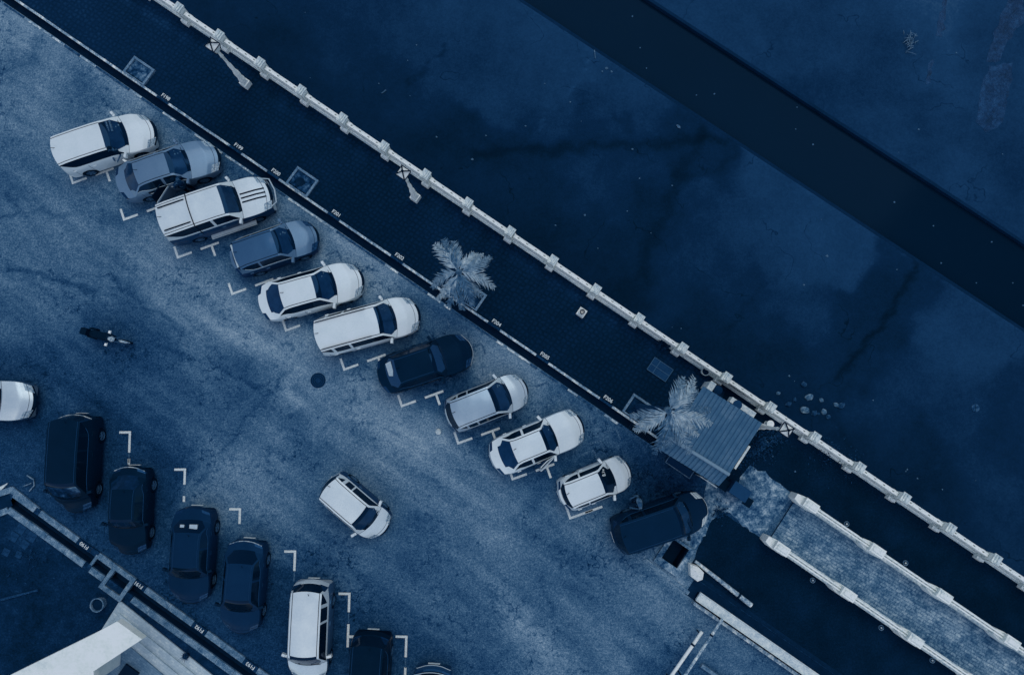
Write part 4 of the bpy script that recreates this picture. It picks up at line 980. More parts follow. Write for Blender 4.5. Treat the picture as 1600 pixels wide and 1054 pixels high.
    def cells(fa, fb, cls, side=0, take=True):
        out = []
        for i in range(len(st) - 1):
            fm = (st[i] + st[i + 1]) / 2
            if not fa <= fm <= fb: continue
            for j in range(nr - 1):
                c_ = j if j < 10 else 19 - j; sd = 1 if j < 10 else -1
                if c_ in cls and (side == 0 or side == sd) and (i, j) not in used:
                    out.append((i, j))
                    if take: used.add((i, j))
        return out
    def mesh(nm, cl, m, parent=root, off=0.0, closed=()):
        if not cl: return None
        b = MB(); ix = {}; vs_ = []; fs_ = []
        def g(i, j):
            if (i, j) not in ix:
                x, y, z = rings[i][j]; ix[(i, j)] = len(vs_)
                if off:
                    v = Vector((0, y, max(0, z - .6) * 1.2)); v = v.normalized() * off if v.length else v; y += v.y; z += v.z
                vs_.append((x, y, z))
            return ix[(i, j)]
        for i, j in cl: fs_.append((g(i, j), g(i, j + 1), g(i + 1, j + 1), g(i + 1, j)))
        b.add(vs_, fs_)
        for e in closed:
            r_ = rings[e]; b.add(list(r_), [tuple(range(nr))])
        return b.build(nm, m, parent, ang=32)
    # glazing and lamps first, the shell takes the rest
    TOP = {7, 8, 9}
    ws = cells(fc, fw, TOP)
    lo_, md_, hi_ = [], [], []
    for c_ in ws:
        fm = (st[c_[0]] + st[c_[0] + 1]) / 2; k = (fm - fc) / cw
        (lo_ if k < .16 else md_ if k < .74 else hi_).append(c_)
    wsh = mesh('windscreen', md_, gmid)
    mesh('lower_band', lo_, M_glass, wsh); mesh('sun_band', hi_, M_glass, wsh)
    b = MB()
    for y in (-.35, .2):
        x = xof(fc + cw * .12, y, W2)
        b.tube([(x, y, ztop(fc + cw * .12) + .02), (x - .05, y + .42, ztop(fc + cw * .2) + .02)], .011, 4)
    b.build('wiper', M_black, wsh)
    rg = cells(fr, fg, TOP)
    rw = mesh('rear_window', rg, gmid if kind == 'sedan' else M_glass)
    for sd in (1, -1):
        if not pillar: mesh('side_window', cells(gsill, gend, {5}, sd), M_glass); gend0 = gend
        mesh('side_window', cells(gsill, mid - .012, {5}, sd), M_glass)
        if kind in ('mpv', 'wagon', 'van'):
            mesh('side_window', cells(mid + .012, mid + (gend - mid) * .56, {5}, sd), M_glass)
            cells(mid + (gend - mid) * .56, mid + (gend - mid) * .62, (), sd)
            mesh('side_window', cells(mid + (gend - mid) * .64, gend, {5}, sd), M_glass)
        else: mesh('side_window', cells(mid + .012, gend, {5}, sd), M_glass)
        if lamps:
            mesh('headlight', cells(.008, .072, {4, 5, 6}, sd), lens or (M_lampw if tone > .6 else M_lampd))
            mesh('tail_light', cells(.95, .984, {3, 4, 5, 6} if kind == 'sedan' else {5, 6}, sd), M_tail)
    mesh('grille', cells(0, .0195, TOP | {6}), M_dark)
    roof = mesh('roof', cells(fw, fr, TOP | ({6} if roof_tone is not None else set())), rm)
    if side_tone is not None: mesh('side_panel', cells(0, 1, {0, 1, 2, 3}), sm)  # flank tone: two-tone paint on the pickup, painted side shade on silver cars
    body = mesh('body', cells(0, 1, set(range(10))), pm, closed=(0, len(st) - 1))
    # roof drip mouldings; pale on dark cars to paint in edge highlights
    b = MB()
    for sd in (0, 1):
        p = [rings[i][7 if sd == 0 else nr - 8] for i in range(len(st)) if fw - .001 <= st[i] <= fr + .001]
        b.tube([(x, y, z + .004) for x, y, z in p], .013, 4)
    b.build('roof_moulding', M_black if tone > .3 else mat('highlight_trim', .34, .4, .2), roof)
    # sill chrome line and handles
    for sd in (1, -1):
        if tone < .9 or side_tone is not None:
            b = MB(); p = []
            for i in range(len(st)):
                if fc + .01 <= st[i] <= gend:
                    x, y, z = rings[i][5 if sd == 1 else nr - 6]; p.append((x, y + sd * .004, z))
            if len(p) > 1: b.tube(p, .012, 4); b.build('window_trim', M_chrome if tone > .3 else mat('dull_trim', .4, .4, .3), body)
        for f in (mid - .04, mid + .17):
            i = min(range(len(st)), key=lambda q: abs(st[q] - f)); x, y, z = rings[i][3 if sd == 1 else nr - 4]
            b = MB(); b.box(x - .08, x + .08, *sorted((y, y + sd * .03)), z - .025, z + .0); b.build('door_handle', M_chrome if .6 < tone < .9 else pm if side_tone is None or side_tone > .5 else M_rim, body)
        i = min(range(len(st)), key=lambda q: abs(st[q] - fc - .05)); x, y, z = rings[i][4 if sd == 1 else nr - 5]
        b = MB(); Mm = Matrix.Translation((x + .02, y, z + .05)) @ Matrix.Rotation(sd * R(18), 4, 'Z')
        b.box(-.05, .05, *sorted((sd * .0, sd * .08)), -.03, .03, M=Mm); b.box(-.07, .06, *sorted((sd * .07, sd * .24)), -.06, .07, M=Mm, taper=.015)
        b.build('wing_mirror', pm if tone > .3 else M_dark, body)
    # panel seams
    for f in (fc - .004, .055):
        i = min(range(len(st)), key=lambda q: abs(st[q] - f)); p = rings[i][4:17]
        b = MB(); b.tube([(x, y, z + .001) for x, y, z in p], .009, 4); b.build('panel_seam', M_seam, body)
    for f in (fc + .03, mid, gend - .04):
        i = min(range(len(st)), key=lambda q: abs(st[q] - f))
        for sl_ in (rings[i][1:5], rings[i][16:20]): b = MB(); b.tube([(x, y * 1.001, z) for x, y, z in sl_], .007, 4); b.build('panel_seam', M_seam, body)
    b = MB(); b.tube([(xof(fr - .04, .1, W2), .12, Ht - .05), (xof(fr - .04, .1, W2) - .12, .12, Ht + .09)], .012, 4); b.build('aerial', M_black, roof)
    b = MB(); b.box(-LL / 2 + .35, LL / 2 - .35, -W2 * .84, W2 * .84, .17, .26)
    for q in wx: b.box(LL / 2 - b0 - q * (LL - b0 + b1) - .38, LL / 2 - b0 - q * (LL - b0 + b1) + .38, -W2 * .68, W2 * .68, .2, .6)
    b.build('underbody', M_black, root)
    wheel_mesh()
    for q in wx:
        for sd in (1, -1):
            o = bpy.data.objects.new('wheel', _tyre['tyre']); link(o, root); o.location = (LL / 2 - b0 - q * (LL - b0 + b1), sd * (W2 - .13), .32); o.rotation_euler = (0, 0, 0 if sd == -1 else math.pi)
            r_ = bpy.data.objects.new('rim', _tyre['rim']); link(r_, o)
    b = MB(); b.box(-LL / 2 - .004, -LL / 2 + .012, -.25, .25, .45, .56); b.build('number_plate', M_line, body)
    if extra: extra(dict(root=root, L=LL, W2=W2, H=Ht, xof=xof, ztop=ztop, rings=rings, st=st, body=body, roof=roof, wsh=wsh, pm=pm, rw=rw, fc=fc, fw=fw, fr=fr, fg=fg, mid=mid, mesh=mesh, cells=cells))
    return root
GU = 'cars nosed in to the upper drain'; GL = 'cars backed out from the lower gutter'
def marks(c):       # pale ticket marks behind the glass
    rnd = random.Random(int(c['L'] * 1000)); b = MB(); f = c['fc'] + (c['fw'] - c['fc']) * .45; x = c['xof'](f, .5, c['W2']); z = c['ztop'](f)
    k = (c['ztop'](f + .01) - c['ztop'](f - .01)) / (c['xof'](f + .01, .5, c['W2']) - c['xof'](f - .01, .5, c['W2']))
    for _ in range(rnd.randint(2, 4)):
        dx = rnd.uniform(-.1, .2); y = rnd.uniform(.25, .55); s_ = rnd.uniform(.02, .05)
        b.add([(x + dx, y, z + k * dx + .012), (x + dx + s_, y, z + k * (dx + s_) + .012), (x + dx + s_, y + s_ * 1.6, z + k * (dx + s_) + .012), (x + dx, y + s_ * 1.6, z + k * dx + .012)], [(0, 1, 2, 3)])
    b.build('permit_sticker', M_lit, c['wsh'])
def open_door(c, fa, fb, ang, side=-1, rear=False):
    st, rings = c['st'], c['rings']; nr = 21
    ia = min(range(len(st)), key=lambda q: abs(st[q] - fa)); ib = min(range(len(st)), key=lambda q: abs(st[q] - fb))
    b = MB(); vs_ = []
    col = (lambda r_: [r_[k] for k in (1, 2, 3, 4)]) if side == 1 else (lambda r_: [r_[nr - 1 - k] for k in (1, 2, 3, 4)])
    for i in range(ia, ib + 1):
        for x, y, z in col(rings[i]): vs_.append((x, y + side * .006, max(z, .3)))
    n = ib - ia
    b.add(vs_, [(i * 4 + k, i * 4 + k + 1, (i + 1) * 4 + k + 1, (i + 1) * 4 + k) for i in range(n) for k in range(3)])
    b.build('door_opening', M_black, c['body'])
    hx, hy, hz = col(rings[ia])[3]; ex = col(rings[ib])[3][0]; Ld = hx - ex
    d = bpy.data.objects.new('open_door', None); link(d, c['root']); d.location = (hx, hy, 0); d.rotation_euler = (0, 0, -side * -ang if False else (-ang if side == 1 else ang))
    b = MB(); b.box(-Ld, 0, -.05, .05, .3, hz - .02, taper=.004)
    d2 = b.build('door_skin', c['pm'], d)
    b = MB(); b.tube([(0, 0, hz), (-.35 if not rear else -.1, -side * .12, hz + .36), (-Ld * .85, -side * .13, hz + .38), (-Ld, 0, hz)], .02, 5); b.build('window_frame', c['pm'] if not rear else M_dark, d)
    b = MB(); s_ = -side
    b.add([(-.02, 0, hz), (-Ld * .3, s_ * .115, hz + .35), (-Ld * .85, s_ * .12, hz + .36), (-Ld + .02, 0, hz)], [(0, 1, 2, 3)]); b.build('door_glass', M_glass, d)
    b = MB(); b.tube([(0, 0, hz + .0), (-Ld, 0, hz)], .022, 5); b.build('sill_trim', M_chrome, d)
    b = MB(); b.box(-Ld + .05, -Ld + .25, *sorted((side * .05, side * .08)), .72, .75); b.build('door_handle', M_chrome, d)
def x1(c):
    marks(c); b = MB(); rnd = random.Random(3); f = c['fc'] + (c['fw'] - c['fc']) * .55
    x = c['xof'](f, .3, c['W2']); z = c['ztop'](f) + .01
    for r_ in range(2):
        y = .12
        while y < .6:
            w_ = rnd.uniform(.03, .09); b.box(x - .12 + r_ * .12, x - .06 + r_ * .12, y, y + w_, z - .02 - r_ * .045, z + .05 - r_ * .055); y += w_ + .02
    b.build('windscreen_lettering', M_lit, c['wsh'])
car('white coupe-like hatchback parked at the top of the row', 'car', 'parked_car', (243, 200), (94, 250), 0.96, 0, 1.84, 1.52, 'hatch', GU, extra=x1, pillar=False, fc=.255, fw=.44, fr=.955, fg=.985, wr=.74)
def x2(c):
    marks(c); open_door(c, c['mid'], c['mid'] + .21, R(40), -1, True)
car('grey sedan with an open rear door, between white hatchback and pickup', 'car', 'parked_car', (343, 240), (187, 293), .66, .25, 1.74, 1.44, 'sedan', GU, extra=x2, fc=.27, fw=.44, fr=.76, fg=.885, mid=.53)
def x3(c):
    marks(c); b = MB(); L_, W2 = c['L'], c['W2']
    for y in (-.02, .17, .36):
        p = [];
        for k in range(9):
            f = .045 + (c['fc'] - .06) * k / 8; yy = y - .17
            p.append((c['xof'](f, yy, W2), yy, c['ztop'](f) - .05 * (yy / W2) ** 2 + .004))
        for a_, b_ in zip(p, p[1:]):
            b.add([(a_[0], a_[1] - .035, a_[2]), (b_[0], b_[1] - .035, b_[2]), (b_[0], b_[1] + .035, b_[2]), (a_[0], a_[1] + .035, a_[2])], [(0, 1, 2, 3)])
    b.build('bonnet_stripes', M_black, c['body'])
    b = MB(); i = min(range(len(c['st'])), key=lambda q: abs(c['st'][q] - .655)); b.tube([(x, y * 1.004, z + .008) for x, y, z in c['rings'][i][3:18]], .024, 5); b.build('canopy_seam', M_black, c['roof'])
    for sd in (1, -1):
        b = MB(); b.box(-.75, 1.35, *sorted((sd * W2 * .97, sd * (W2 + .13))), .42, .46); b.box(-.75, 1.35, *sorted((sd * (W2 + .15), sd * (W2 + .18))), .40, .45); b.build('side_step', M_chrome, c['root'])
        b = MB(); x0_ = c['xof'](.93, .5, W2); x1_ = c['xof'](.69, .5, W2); b.box(x0_, x1_, sd * .52 - .025, sd * .52 + .025, c['H'] - .025, c['H'] - .0); b.build('roof_rail', M_black, c['roof'])
    b = MB(); b.tube([(L_ / 2 - .3, -W2 * .72, .78), (L_ / 2 - .05, -W2 * .6, .8), (L_ / 2 + .04, 0, .8), (L_ / 2 - .05, W2 * .6, .8), (L_ / 2 - .3, W2 * .72, .78)], .03, 6); b.build('bull_bar', M_chrome, c['root'])
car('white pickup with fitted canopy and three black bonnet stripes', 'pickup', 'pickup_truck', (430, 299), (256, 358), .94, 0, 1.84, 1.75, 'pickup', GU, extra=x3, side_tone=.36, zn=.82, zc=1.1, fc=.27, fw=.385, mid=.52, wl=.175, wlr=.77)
def x4(c):
    marks(c)
    b = MB(); b.box(-c['L'] / 2 + .36, -c['L'] / 2 + .43, -.52, .52, c['H'] - .14, c['H'] - .09); b.build('spoiler_strip', M_chrome, c['roof'])
car('grey hatchback with dull blue roof, between pickup and white sedan', 'car', 'parked_car', (497, 364), (364, 410), .60, .25, 1.68, 1.46, 'hatch', GU, roof_tone=.52, side_tone=.3, extra=x4, fc=.26, fw=.44, fr=.90, fg=.955)  # side tone paints in the weaker sky light on the flanks
car('white rounded sedan parked between grey hatchback and white estate', 'car', 'parked_car', (568, 433), (407, 478), 0.96, 0, 1.78, 1.46, 'sedan', GU, extra=marks, pillar=False, taper=1.25, fc=.25, fw=.43, fr=.75, fg=.90)
def x6(c):
    marks(c)
    for sd in (1, -1):
        b = MB(); b.box(c['xof'](.93, .5, c['W2']), c['xof'](.45, .5, c['W2']), sd * .60 - .014, sd * .60 + .014, c['H'] - .03, c['H'] + .015); b.build('roof_rail', M_black, c['roof'])
car('white estate car with dark roof rails, left of the black sedan', 'car', 'parked_car', (656, 487), (494, 531), 0.96, 0, 1.78, 1.6, 'wagon', GU, extra=x6, fc=.22, fw=.37, fr=.955, fg=.985)
def x7(c):
    b = MB(); p = [c['rings'][1][k] for k in range(3, 18)]; b.tube([(x + .01, y, z + .02) for x, y, z in p], .012, 4); b.build('bumper_trim', M_chrome, c['body'])
    b = MB(); f = (c['fr'] + c['fg']) / 2; x = c['xof'](f, .2, c['W2'])
    dz = (c['ztop'](f + .02) - c['ztop'](f - .02)) / (c['xof'](f + .02, 0, 1) - c['xof'](f - .02, 0, 1))
    pt = [(-.16, .5), (.12, .52), (.1, .1), (.02, -.12), (-.16, -.05)]
    b.add([(x + a_, y, c['ztop'](f) + dz * a_ + .012 - .05 * y * y) for a_, y in pt], [(0, 1, 2, 3, 4)])
    b.build('rear_sunshade', M_chrome, c['rw'])
car('black sedan with a pale shade in its rear window', 'car', 'parked_car', (738, 543), (592, 592), .12, 0, 1.74, 1.44, 'sedan', GU, extra=x7, fc=.29, fw=.42, fr=.78, fg=.895, gl=mat('blue_glass', .33, .12, .3))
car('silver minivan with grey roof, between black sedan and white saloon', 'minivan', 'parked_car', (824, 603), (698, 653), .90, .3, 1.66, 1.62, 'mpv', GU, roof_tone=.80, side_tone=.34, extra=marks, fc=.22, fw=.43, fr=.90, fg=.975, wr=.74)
def x9(c):
    marks(c); open_door(c, c['fc'] + .06, c['mid'] - .01, R(24), -1)
car('white boxy saloon with its front door ajar, beside the small hatchback', 'car', 'parked_car', (911, 660), (767, 719), .95, 0, 1.70, 1.38, 'sedan', GU, extra=x9, fc=.31, fw=.44, fr=.755, fg=.895, side_tone=.85, taper=.6, wr=.64)
def x10(c):
    o = text('8.18', .2, M_line, c['wsh'], (0, 0, 0), 0, 'windscreen_number'); f = c['fc'] + (c['fw'] - c['fc']) * .6
    o.location = (c['xof'](f, .34, c['W2']), .36, c['ztop'](f) + .02); o.rotation_euler = (0, R(38), R(90) - R(8))
car('small white hatchback with numbers on its windscreen, by the long bay mark', 'car', 'parked_car', (985, 731), (873, 776), 0.96, 0, 1.50, 1.42, 'hatch', GU, extra=x10, fc=.25, fw=.43, fr=.90, fg=.955, taper=.7, gl=M_glass, wr=.74)
def x11(c):
    marks(c); b = MB(); f = c['fc'] + (c['fw'] - c['fc']) * .3; x = c['xof'](f, -.3, c['W2'])
    b.add([(x + .1, -.1, c['ztop'](f - .02)), (x - .05, -.2, c['ztop'](f + .02) + .02), (x + .0, -.58, c['ztop'](f)), (x + .08, -.55, c['ztop'](f - .02))], [(0, 1, 2, 3)]); b.build('sunshade', M_film, c['wsh'])
    b = MB(); p = [c['rings'][1][k] for k in range(4, 17)]; b.tube([(x + .01, y, z + .02) for x, y, z in p], .014, 4); b.build('bumper_trim', M_chrome, c['body'])
car('dark blue minivan last in the row, beside the concrete apron', 'minivan', 'parked_car', (1105, 789), (957, 839), .17, 0, 1.72, 1.66, 'mpv', GU, extra=x11, fc=.20, fw=.36, fr=.93, fg=.98, gl=mat('blue_glass', .33, .12, .3), lens=M_lamp)
car('silver car nose entering at the left edge of the lot', 'car', 'moving_car', (56, 627), (-96, 622), .90, .3, 1.76, 1.46, 'sedan', None, side_tone=.5, fc=.29, fw=.43)
def refl(c):
    b = MB(); p = [c['rings'][-2][k] for k in range(4, 17)]; b.tube([(x - .01, y, z + .015) for x, y, z in p], .016, 4); b.build('tailgate_trim', M_kerb, c['body'])
car('tall black minivan with a bright windscreen reflection at the lower left', 'minivan', 'parked_car', (117, 802), (127, 645), .11, 0, 1.68, 1.82, 'mpv', GL, extra=refl, fc=.15, fw=.33, fr=.95, fg=.985, zc=1.1, gl=mat('sky_reflection_glass', .5, .1, .5, nz=((1.1, .65, 6),)))  # windscreen's sky reflection is painted as blotches in the glass tone
car('old black saloon with chrome rear bumper next to the tall black minivan', 'car', 'parked_car', (202, 867), (209, 726), .10, 0, 1.62, 1.46, 'sedan', GL, extra=refl, fc=.31, fw=.43, fr=.76, fg=.90, taper=.5, gl=mat('dim_glass', .18, .12, .3, nz=((4, .12, 4),)))
def x15(c):
    b = MB(); f = (c['fr'] + c['fg']) / 2; x = c['xof'](f, .2, c['W2']); z = c['ztop'](f) + .03
    b.box(x - .08, x + .1, .05, .38, z - .04, z + .03); b.build('paper', M_chrome, c['rw']); b = MB(); b.box(x - .06, x + .05, -.35, -.18, z - .04, z + .02); b.build('paper', M_chrome, c['rw'])
car('dark blue saloon with white papers in its rear window', 'car', 'parked_car', (297, 944), (307, 789), .23, 0, 1.74, 1.42, 'sedan', GL, extra=x15, fc=.28, fw=.41, fr=.76, fg=.875, gl=M_glass)
car('dark blue saloon with a pale boot edge, beside the white minivan', 'car', 'parked_car', (376, 991), (389, 840), .26, 0, 1.70, 1.44, 'sedan', GL, extra=refl, fc=.26, fw=.41, fr=.78, fg=.90, gl=M_glass)
car('white minivan in the lower row with painted side shade and roof seams', 'minivan', 'parked_car', (482, 1066), (490, 903), .94, .2, 1.72, 1.68, 'mpv', GL, side_tone=.5, extra=marks, fc=.20, fw=.33, fr=.94, fg=.98, wr=.74)
car('black minivan at the bottom edge right of the white minivan', 'minivan', 'parked_car', (572, 1138), (583, 983), .07, 0, 1.72, 1.75, 'mpv', GL, extra=marks, fc=.20, fw=.34)
def x19(c):
    for q in (0, -3, -5):
        b = MB(); p = [c['rings'][len(c['rings']) - 1 + q][k] for k in range(3, 18)]; b.tube([(x - .01, y, z + .02) for x, y, z in p], .018, 4); b.build('bumper_trim', M_chrome, c['body'])
car('dark car with pale rear trim lines cut by the bottom edge', 'car', 'parked_car', (668, 1188), (678, 1037), .4, 0, 1.66, 1.46, 'hatch', GL, extra=x19)
car('silver compact hatchback driving down the middle of the lot', 'car', 'moving_car', (603, 830), (512, 751), .95, .1, 1.56, 1.52, 'mpv', None, side_tone=.36, extra=marks, fc=.20, fw=.38, fr=.935, fg=.985, wr=.74)
# ---------------------------------------------------------------- motorcycle
pa, pb = P(139, 518, .4), P(204, 536, .4); d = pb - pa
mc = thing('motorcycle', 'black motorcycle with white handlebar fairing standing alone in the lot', 'motorcycle', Vector(((pa.x + pb.x) / 2, (pa.y + pb.y) / 2, 0)), math.atan2(d.y, d.x))
Mx = Matrix.Rotation(R(90), 4, 'X')
for x, nm in ((.68, 'front_wheel'), (-.62, 'rear_wheel')):
    b = MB(); b.lathe([(.22, -.05), (.29, -.04), (.3, 0), (.29, .04), (.22, .05)], 22, M=Matrix.Translation((x, 0, .3)) @ Mx, cap=False)
    o = b.build(nm, M_black, mc); b = MB(); b.lathe([(.2, -.02), (.225, .0), (.2, .02)], 20, M=Matrix.Translation((x, 0, .3)) @ Mx, cap=False)
    for k in range(5): b.box(-.012, .012, -.2, .2, -.012, .012, M=Matrix.Translation((x, 0, .3)) @ Mx @ Matrix.Rotation(k * .628, 4, 'Z'))
    b.build('spokes', M_rim, o)
b = MB(); b.tube([(.95, 0, .42), (.86, 0, .6), (.68, 0, .64), (.5, 0, .56)], [.02, .045, .05, .03], 8, flat=.5); b.build('front_mudguard', M_kerb, mc)
b = MB(); b.tube([(-.95, 0, .5), (-.8, 0, .68), (-.5, 0, .66)], [.05, .12, .13], 8, flat=.4); b.build('rear_mudguard', M_dark, mc)
b = MB(); b.tube([(-.75, 0, .8), (-.45, 0, .78), (-.05, 0, .74), (.1, 0, .78)], [.11, .17, .16, .1], 10, flat=.45); b.build('seat', M_black, mc)
b = MB(); b.tube([(.05, 0, .74), (.2, 0, .82), (.36, 0, .8)], [.1, .17, .09], 10, flat=.7); b.build('fuel_tank', M_dark, mc)
b = MB(); b.tube([(-.3, 0, .4), (0, 0, .42), (.25, 0, .45)], [.15, .2, .14], 8); b.tube([(-.9, -.16, .42), (-.2, -.18, .3), (.2, -.12, .3)], .045, 8); b.build('engine', M_dark, mc)
for s_ in (-1, 1): b = MB(); b.box(-.8, -.45, *sorted((s_ * .13, s_ * .24)), .5, .76, taper=.03); b.build('pannier', M_black, mc)
b = MB(); b.box(-.98, -.66, -.16, .16, .82, 1.05, taper=.03); b.build('top_box', M_black, mc)
for s_ in (1, -1):
    b = MB(); b.tube([(.68, s_ * .09, .3), (.4, s_ * .08, .92)], .022, 6); b.build('fork', M_rim, mc)
b = MB(); b.tube([(.22, -.36, .98), (.34, -.18, 1.02), (.4, 0, .98), (.34, .18, 1.02), (.22, .36, .98)], .02, 6); hb = b.build('handlebar', M_dark, mc)
for s_ in (1, -1):
    b = MB(); b.tube([(.34, s_ * .2, 1.0), (.36, s_ * .28, 1.14)], .012, 5); b.box(.31, .42, s_ * .28 - .06, s_ * .28 + .06, 1.12, 1.17, taper=.01); b.build('mirror', M_white, hb)
b = MB(); b.tube([(.3, 0, .92), (.42, 0, .98), (.5, 0, .9)], [.08, .13, .08], 8); b.build('headlamp_fairing', M_kerb, mc)
# ---------------------------------------------------------------- people
def skin_mesh(name, nodes, edges, m, parent, sub=1, root=0):
    me = bpy.data.meshes.new(name); me.from_pydata([n[0] for n in nodes], edges, [])
    o = bpy.data.objects.new(name, me); C.objects.link(o)
    me.skin_vertices or None
    md = o.modifiers.new('skin', 'SKIN'); md.use_smooth_shade = True
    if not me.skin_vertices:
        bm = bmesh.new(); bm.from_mesh(me); bm.verts.layers.skin.verify(); bm.to_mesh(me); bm.free()
    for i, n in enumerate(nodes):
        me.skin_vertices[0].data[i].radius = (n[1], n[1] * (n[2] if len(n) > 2 else 1)); me.skin_vertices[0].data[i].use_root = (i == root)
    s_ = o.modifiers.new('sub', 'SUBSURF'); s_.levels = sub; s_.render_levels = sub
    dg = bpy.context.evaluated_depsgraph_get(); m2 = bpy.data.meshes.new_from_object(o.evaluated_get(dg)); bpy.data.objects.remove(o)
    m2.materials.clear(); m2.materials.append(m); m2.polygons.foreach_set('use_smooth', [True] * len(m2.polygons))
    r_ = bpy.data.objects.new(name, m2); link(r_, parent); return r_
def person(label, px, py, rz, shirt, trouser, arms, bend=.0, hair=None, hgt=1.68):
    """stands at px,py; faces local +x; arms = ((elbow),(wrist)) for left (+y) and right (-y) in metres"""
    t = thing('person', label, 'person', P(px, py), rz)
    k = hgt / 1.7; V = lambda x, y, z: Vector((x, y, z)) * k
    sh = 1.42; bx = bend
    nodes = [(V(0, 0, .95), .13), (V(bx * .4, 0, 1.15), .12), (V(bx * .8, 0, 1.33), .14), (V(bx, 0, 1.43), .075), (V(bx + .02, 0, 1.50), .052), (V(bx + .04, 0, 1.58), .088), (V(bx + .045, 0, 1.66), .075)]
    edges = [(0, 1), (1, 2), (2, 3), (3, 4), (4, 5), (5, 6)]
    sleeves = []
    for s_, (el, wr) in ((1, arms[0]), (-1, arms[1])):
        i = len(nodes); E_ = V(*el); W_ = V(*wr)
        nodes += [(V(bx * .9, s_ * .19, 1.38), .062), (E_, .042), (W_, .028)]; edges += [(2, i), (i, i + 1), (i + 1, i + 2)]
        sleeves.append((nodes[i][0], E_, W_))
        hd = (W_ - E_).normalized(); sd = hd.cross(Vector((0, 0, 1))).normalized(); pm_ = W_ + hd * .07 * k
        nodes.append((pm_, .026)); edges.append((i + 2, i + 3))
        for q in range(4):
            o_ = sd * (q - 1.5) * .021; ln = (.07, .08, .075, .06)[q]
            j = len(nodes); nodes += [(pm_ + o_ + hd * .035, .0095), (pm_ + o_ + hd * (.035 + ln * .55) - Vector((0, 0, .012)), .0088), (pm_ + o_ * 1.05 + hd * (.03 + ln) - Vector((0, 0, .038)), .0075)]
            edges += [(i + 3, j), (j, j + 1), (j + 1, j + 2)]
        j = len(nodes); nodes += [(W_ + hd * .03 + sd * -.035 * s_, .011), (W_ + hd * .07 + sd * -.055 * s_ - Vector((0, 0, .01)), .0085)]; edges += [(i + 2, j), (j, j + 1)]
    legs = []
    for s_ in (1, -1):
        i = len(nodes); fx = .06 * s_
        nodes += [(V(0, s_ * .095, .88), .088), (V(.02 + fx, s_ * .105, .48), .056), (V(-.02 + fx, s_ * .11, .09), .038), (V(.10 + fx, s_ * .12, .04), .036), (V(.18 + fx, s_ * .125, .03), .024)]
        edges += [(0, i), (i, i + 1), (i + 1, i + 2), (i + 2, i + 3), (i + 3, i + 4)]; legs.append(i)
    body = skin_mesh('body', nodes, edges, M_skin, t)
    # face
    b = MB(); c_ = V(bx + .045, 0, 1.60)
    b.box(c_.x + .085, c_.x + .115, -.012, .012, c_.z - .03, c_.z + .015, taper=.004); b.build('nose', M_skin, body)
    for s_ in (1, -1):
        b = MB(); b.lathe([(.01, -.008), (.013, 0), (.008, .008)], 8, M=Matrix.Translation((c_.x + .083, s_ * .032, c_.z + .015))); b.build('eye', M_black, body)
        b = MB(); b.lathe([(.012, -.025), (.02, 0), (.012, .025)], 6, M=Matrix.Translation((c_.x, s_ * .088, c_.z))); b.build('ear', M_skin, body)
    b = MB(); b.box(c_.x + .08, c_.x + .092, -.025, .025, c_.z - .058, c_.z - .05); b.build('mouth', M_hair, body)
    me = bpy.data.meshes.new('hair'); bm = bmesh.new(); bmesh.ops.create_uvsphere(bm, u_segments=16, v_segments=10, radius=.105)
    for v in list(bm.verts):
        v.co.x = v.co.x * 1.05 - .012; v.co.z = v.co.z * 1.02
        if v.co.x > .035 and v.co.z < .035 or v.co.z < -.07: bm.verts.remove(v)
    for f in bm.faces: f.smooth = True
    bm.to_mesh(me); bm.free(); me.materials.append(hair or M_hair); o = bpy.data.objects.new('hair', me); link(o, t); o.location = (bx * k + .04, 0, 1.615 * k)
    # clothes
    n2 = [(V(0, 0, .93), .155), (V(bx * .4, 0, 1.15), .145), (V(bx * .8, 0, 1.33), .165), (V(bx * .95, 0, 1.42), .085)]; e2_ = [(0, 1), (1, 2), (2, 3)]
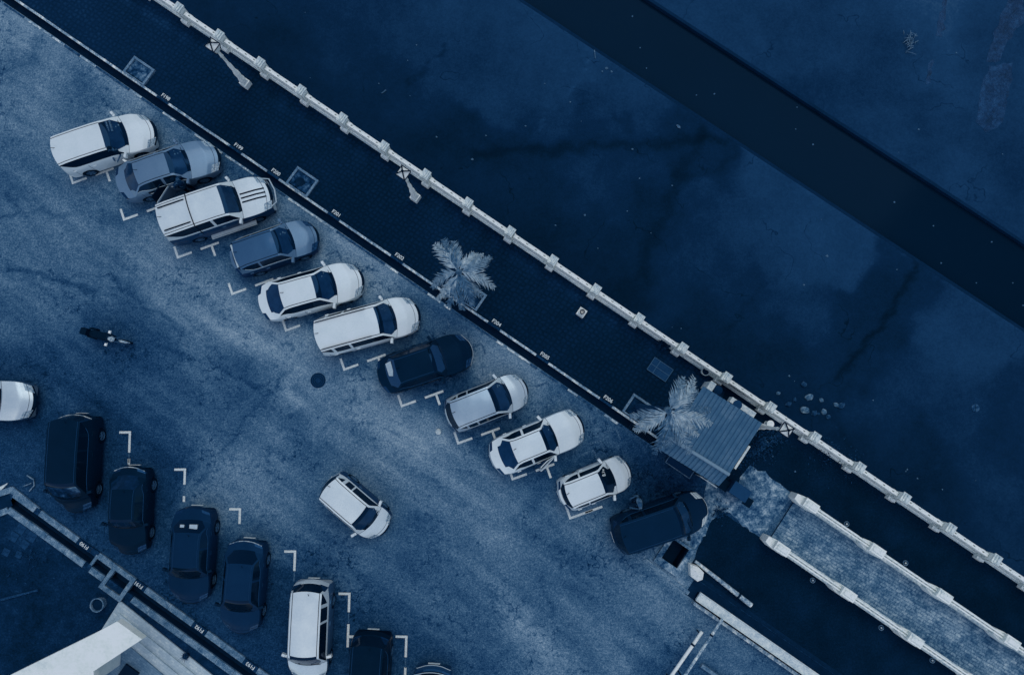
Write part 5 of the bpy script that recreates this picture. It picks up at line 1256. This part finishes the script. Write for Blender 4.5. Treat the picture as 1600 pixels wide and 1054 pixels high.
    for s0, el, wr in sleeves:
        i = len(n2); n2 += [(s0, .082), (s0.lerp(el, .55), .066), (el, .056)]; e2_ += [(2, i), (i, i + 1), (i + 1, i + 2)]
    skin_mesh('shirt', n2, e2_, shirt, t)
    n3 = [(V(0, 0, .96), .145)]; e3 = []
    for i in legs:
        j = len(n3); n3 += [(nodes[i][0], .105), (nodes[i + 1][0], .075), (nodes[i + 2][0] + Vector((0, 0, .03)), .06)]; e3 += [(0, j), (j, j + 1), (j + 1, j + 2)]
    skin_mesh('trousers', n3, e3, trouser, t)
    for i in legs:
        p = nodes[i + 2][0]; b = MB(); b.tube([(p.x - .05, p.y, .045), (p.x + .06, p.y, .05), (p.x + .2, p.y + .01, .035)], [.045, .05, .03], 8, flat=.8); b.build('shoe', M_dark, t)
    return t
M_sh1 = mat('grey_shirt', .58, .85, .05, nz=((12, .1),)); M_sh2 = mat('dark_shirt', .30, .85, .05, nz=((20, .14),)); M_sh3 = mat('black_shirt', .1, .85, .05, nz=((12, .06),))
M_tr = mat('dark_trousers', .12, .9, .05, nz=((12, .05),)); M_tr2 = mat('pale_shorts', .8, .9, .05, nz=((12, .05),))
person('person in pale shirt walking between small white hatchback and dark minivan', 993, 777, R(200), M_sh1, M_tr, (((.16, .27, 1.15), (.36, .16, 1.12)), ((.02, -.30, 1.14), (.24, -.24, 1.0))), .10, mat('grey_hair', .45, .7, .1))
pb_ = person('person in dark patterned top standing at the open door of the grey sedan', 300, 298, R(160), M_sh2, M_tr, (((.1, .28, 1.13), (.3, .14, 1.05)), ((.05, -.29, 1.13), (.28, -.2, 1.0))), .06)
person('person in black with a pale bag between the white hatchback and grey sedan', 204, 248, R(250), M_sh3, M_tr2, (((.12, .27, 1.15), (.34, .16, 1.0)), ((.1, -.27, 1.15), (.34, -.1, 1.0))), .08)
b = MB(); b.box(-.14, .14, -.06, .06, 0, .24, taper=.02); t = tag(b.build('bag', M_white, loc=P(200, 254, .75), rz=R(-30), ang=0), 'small pale bag held by the person in black', 'bag')
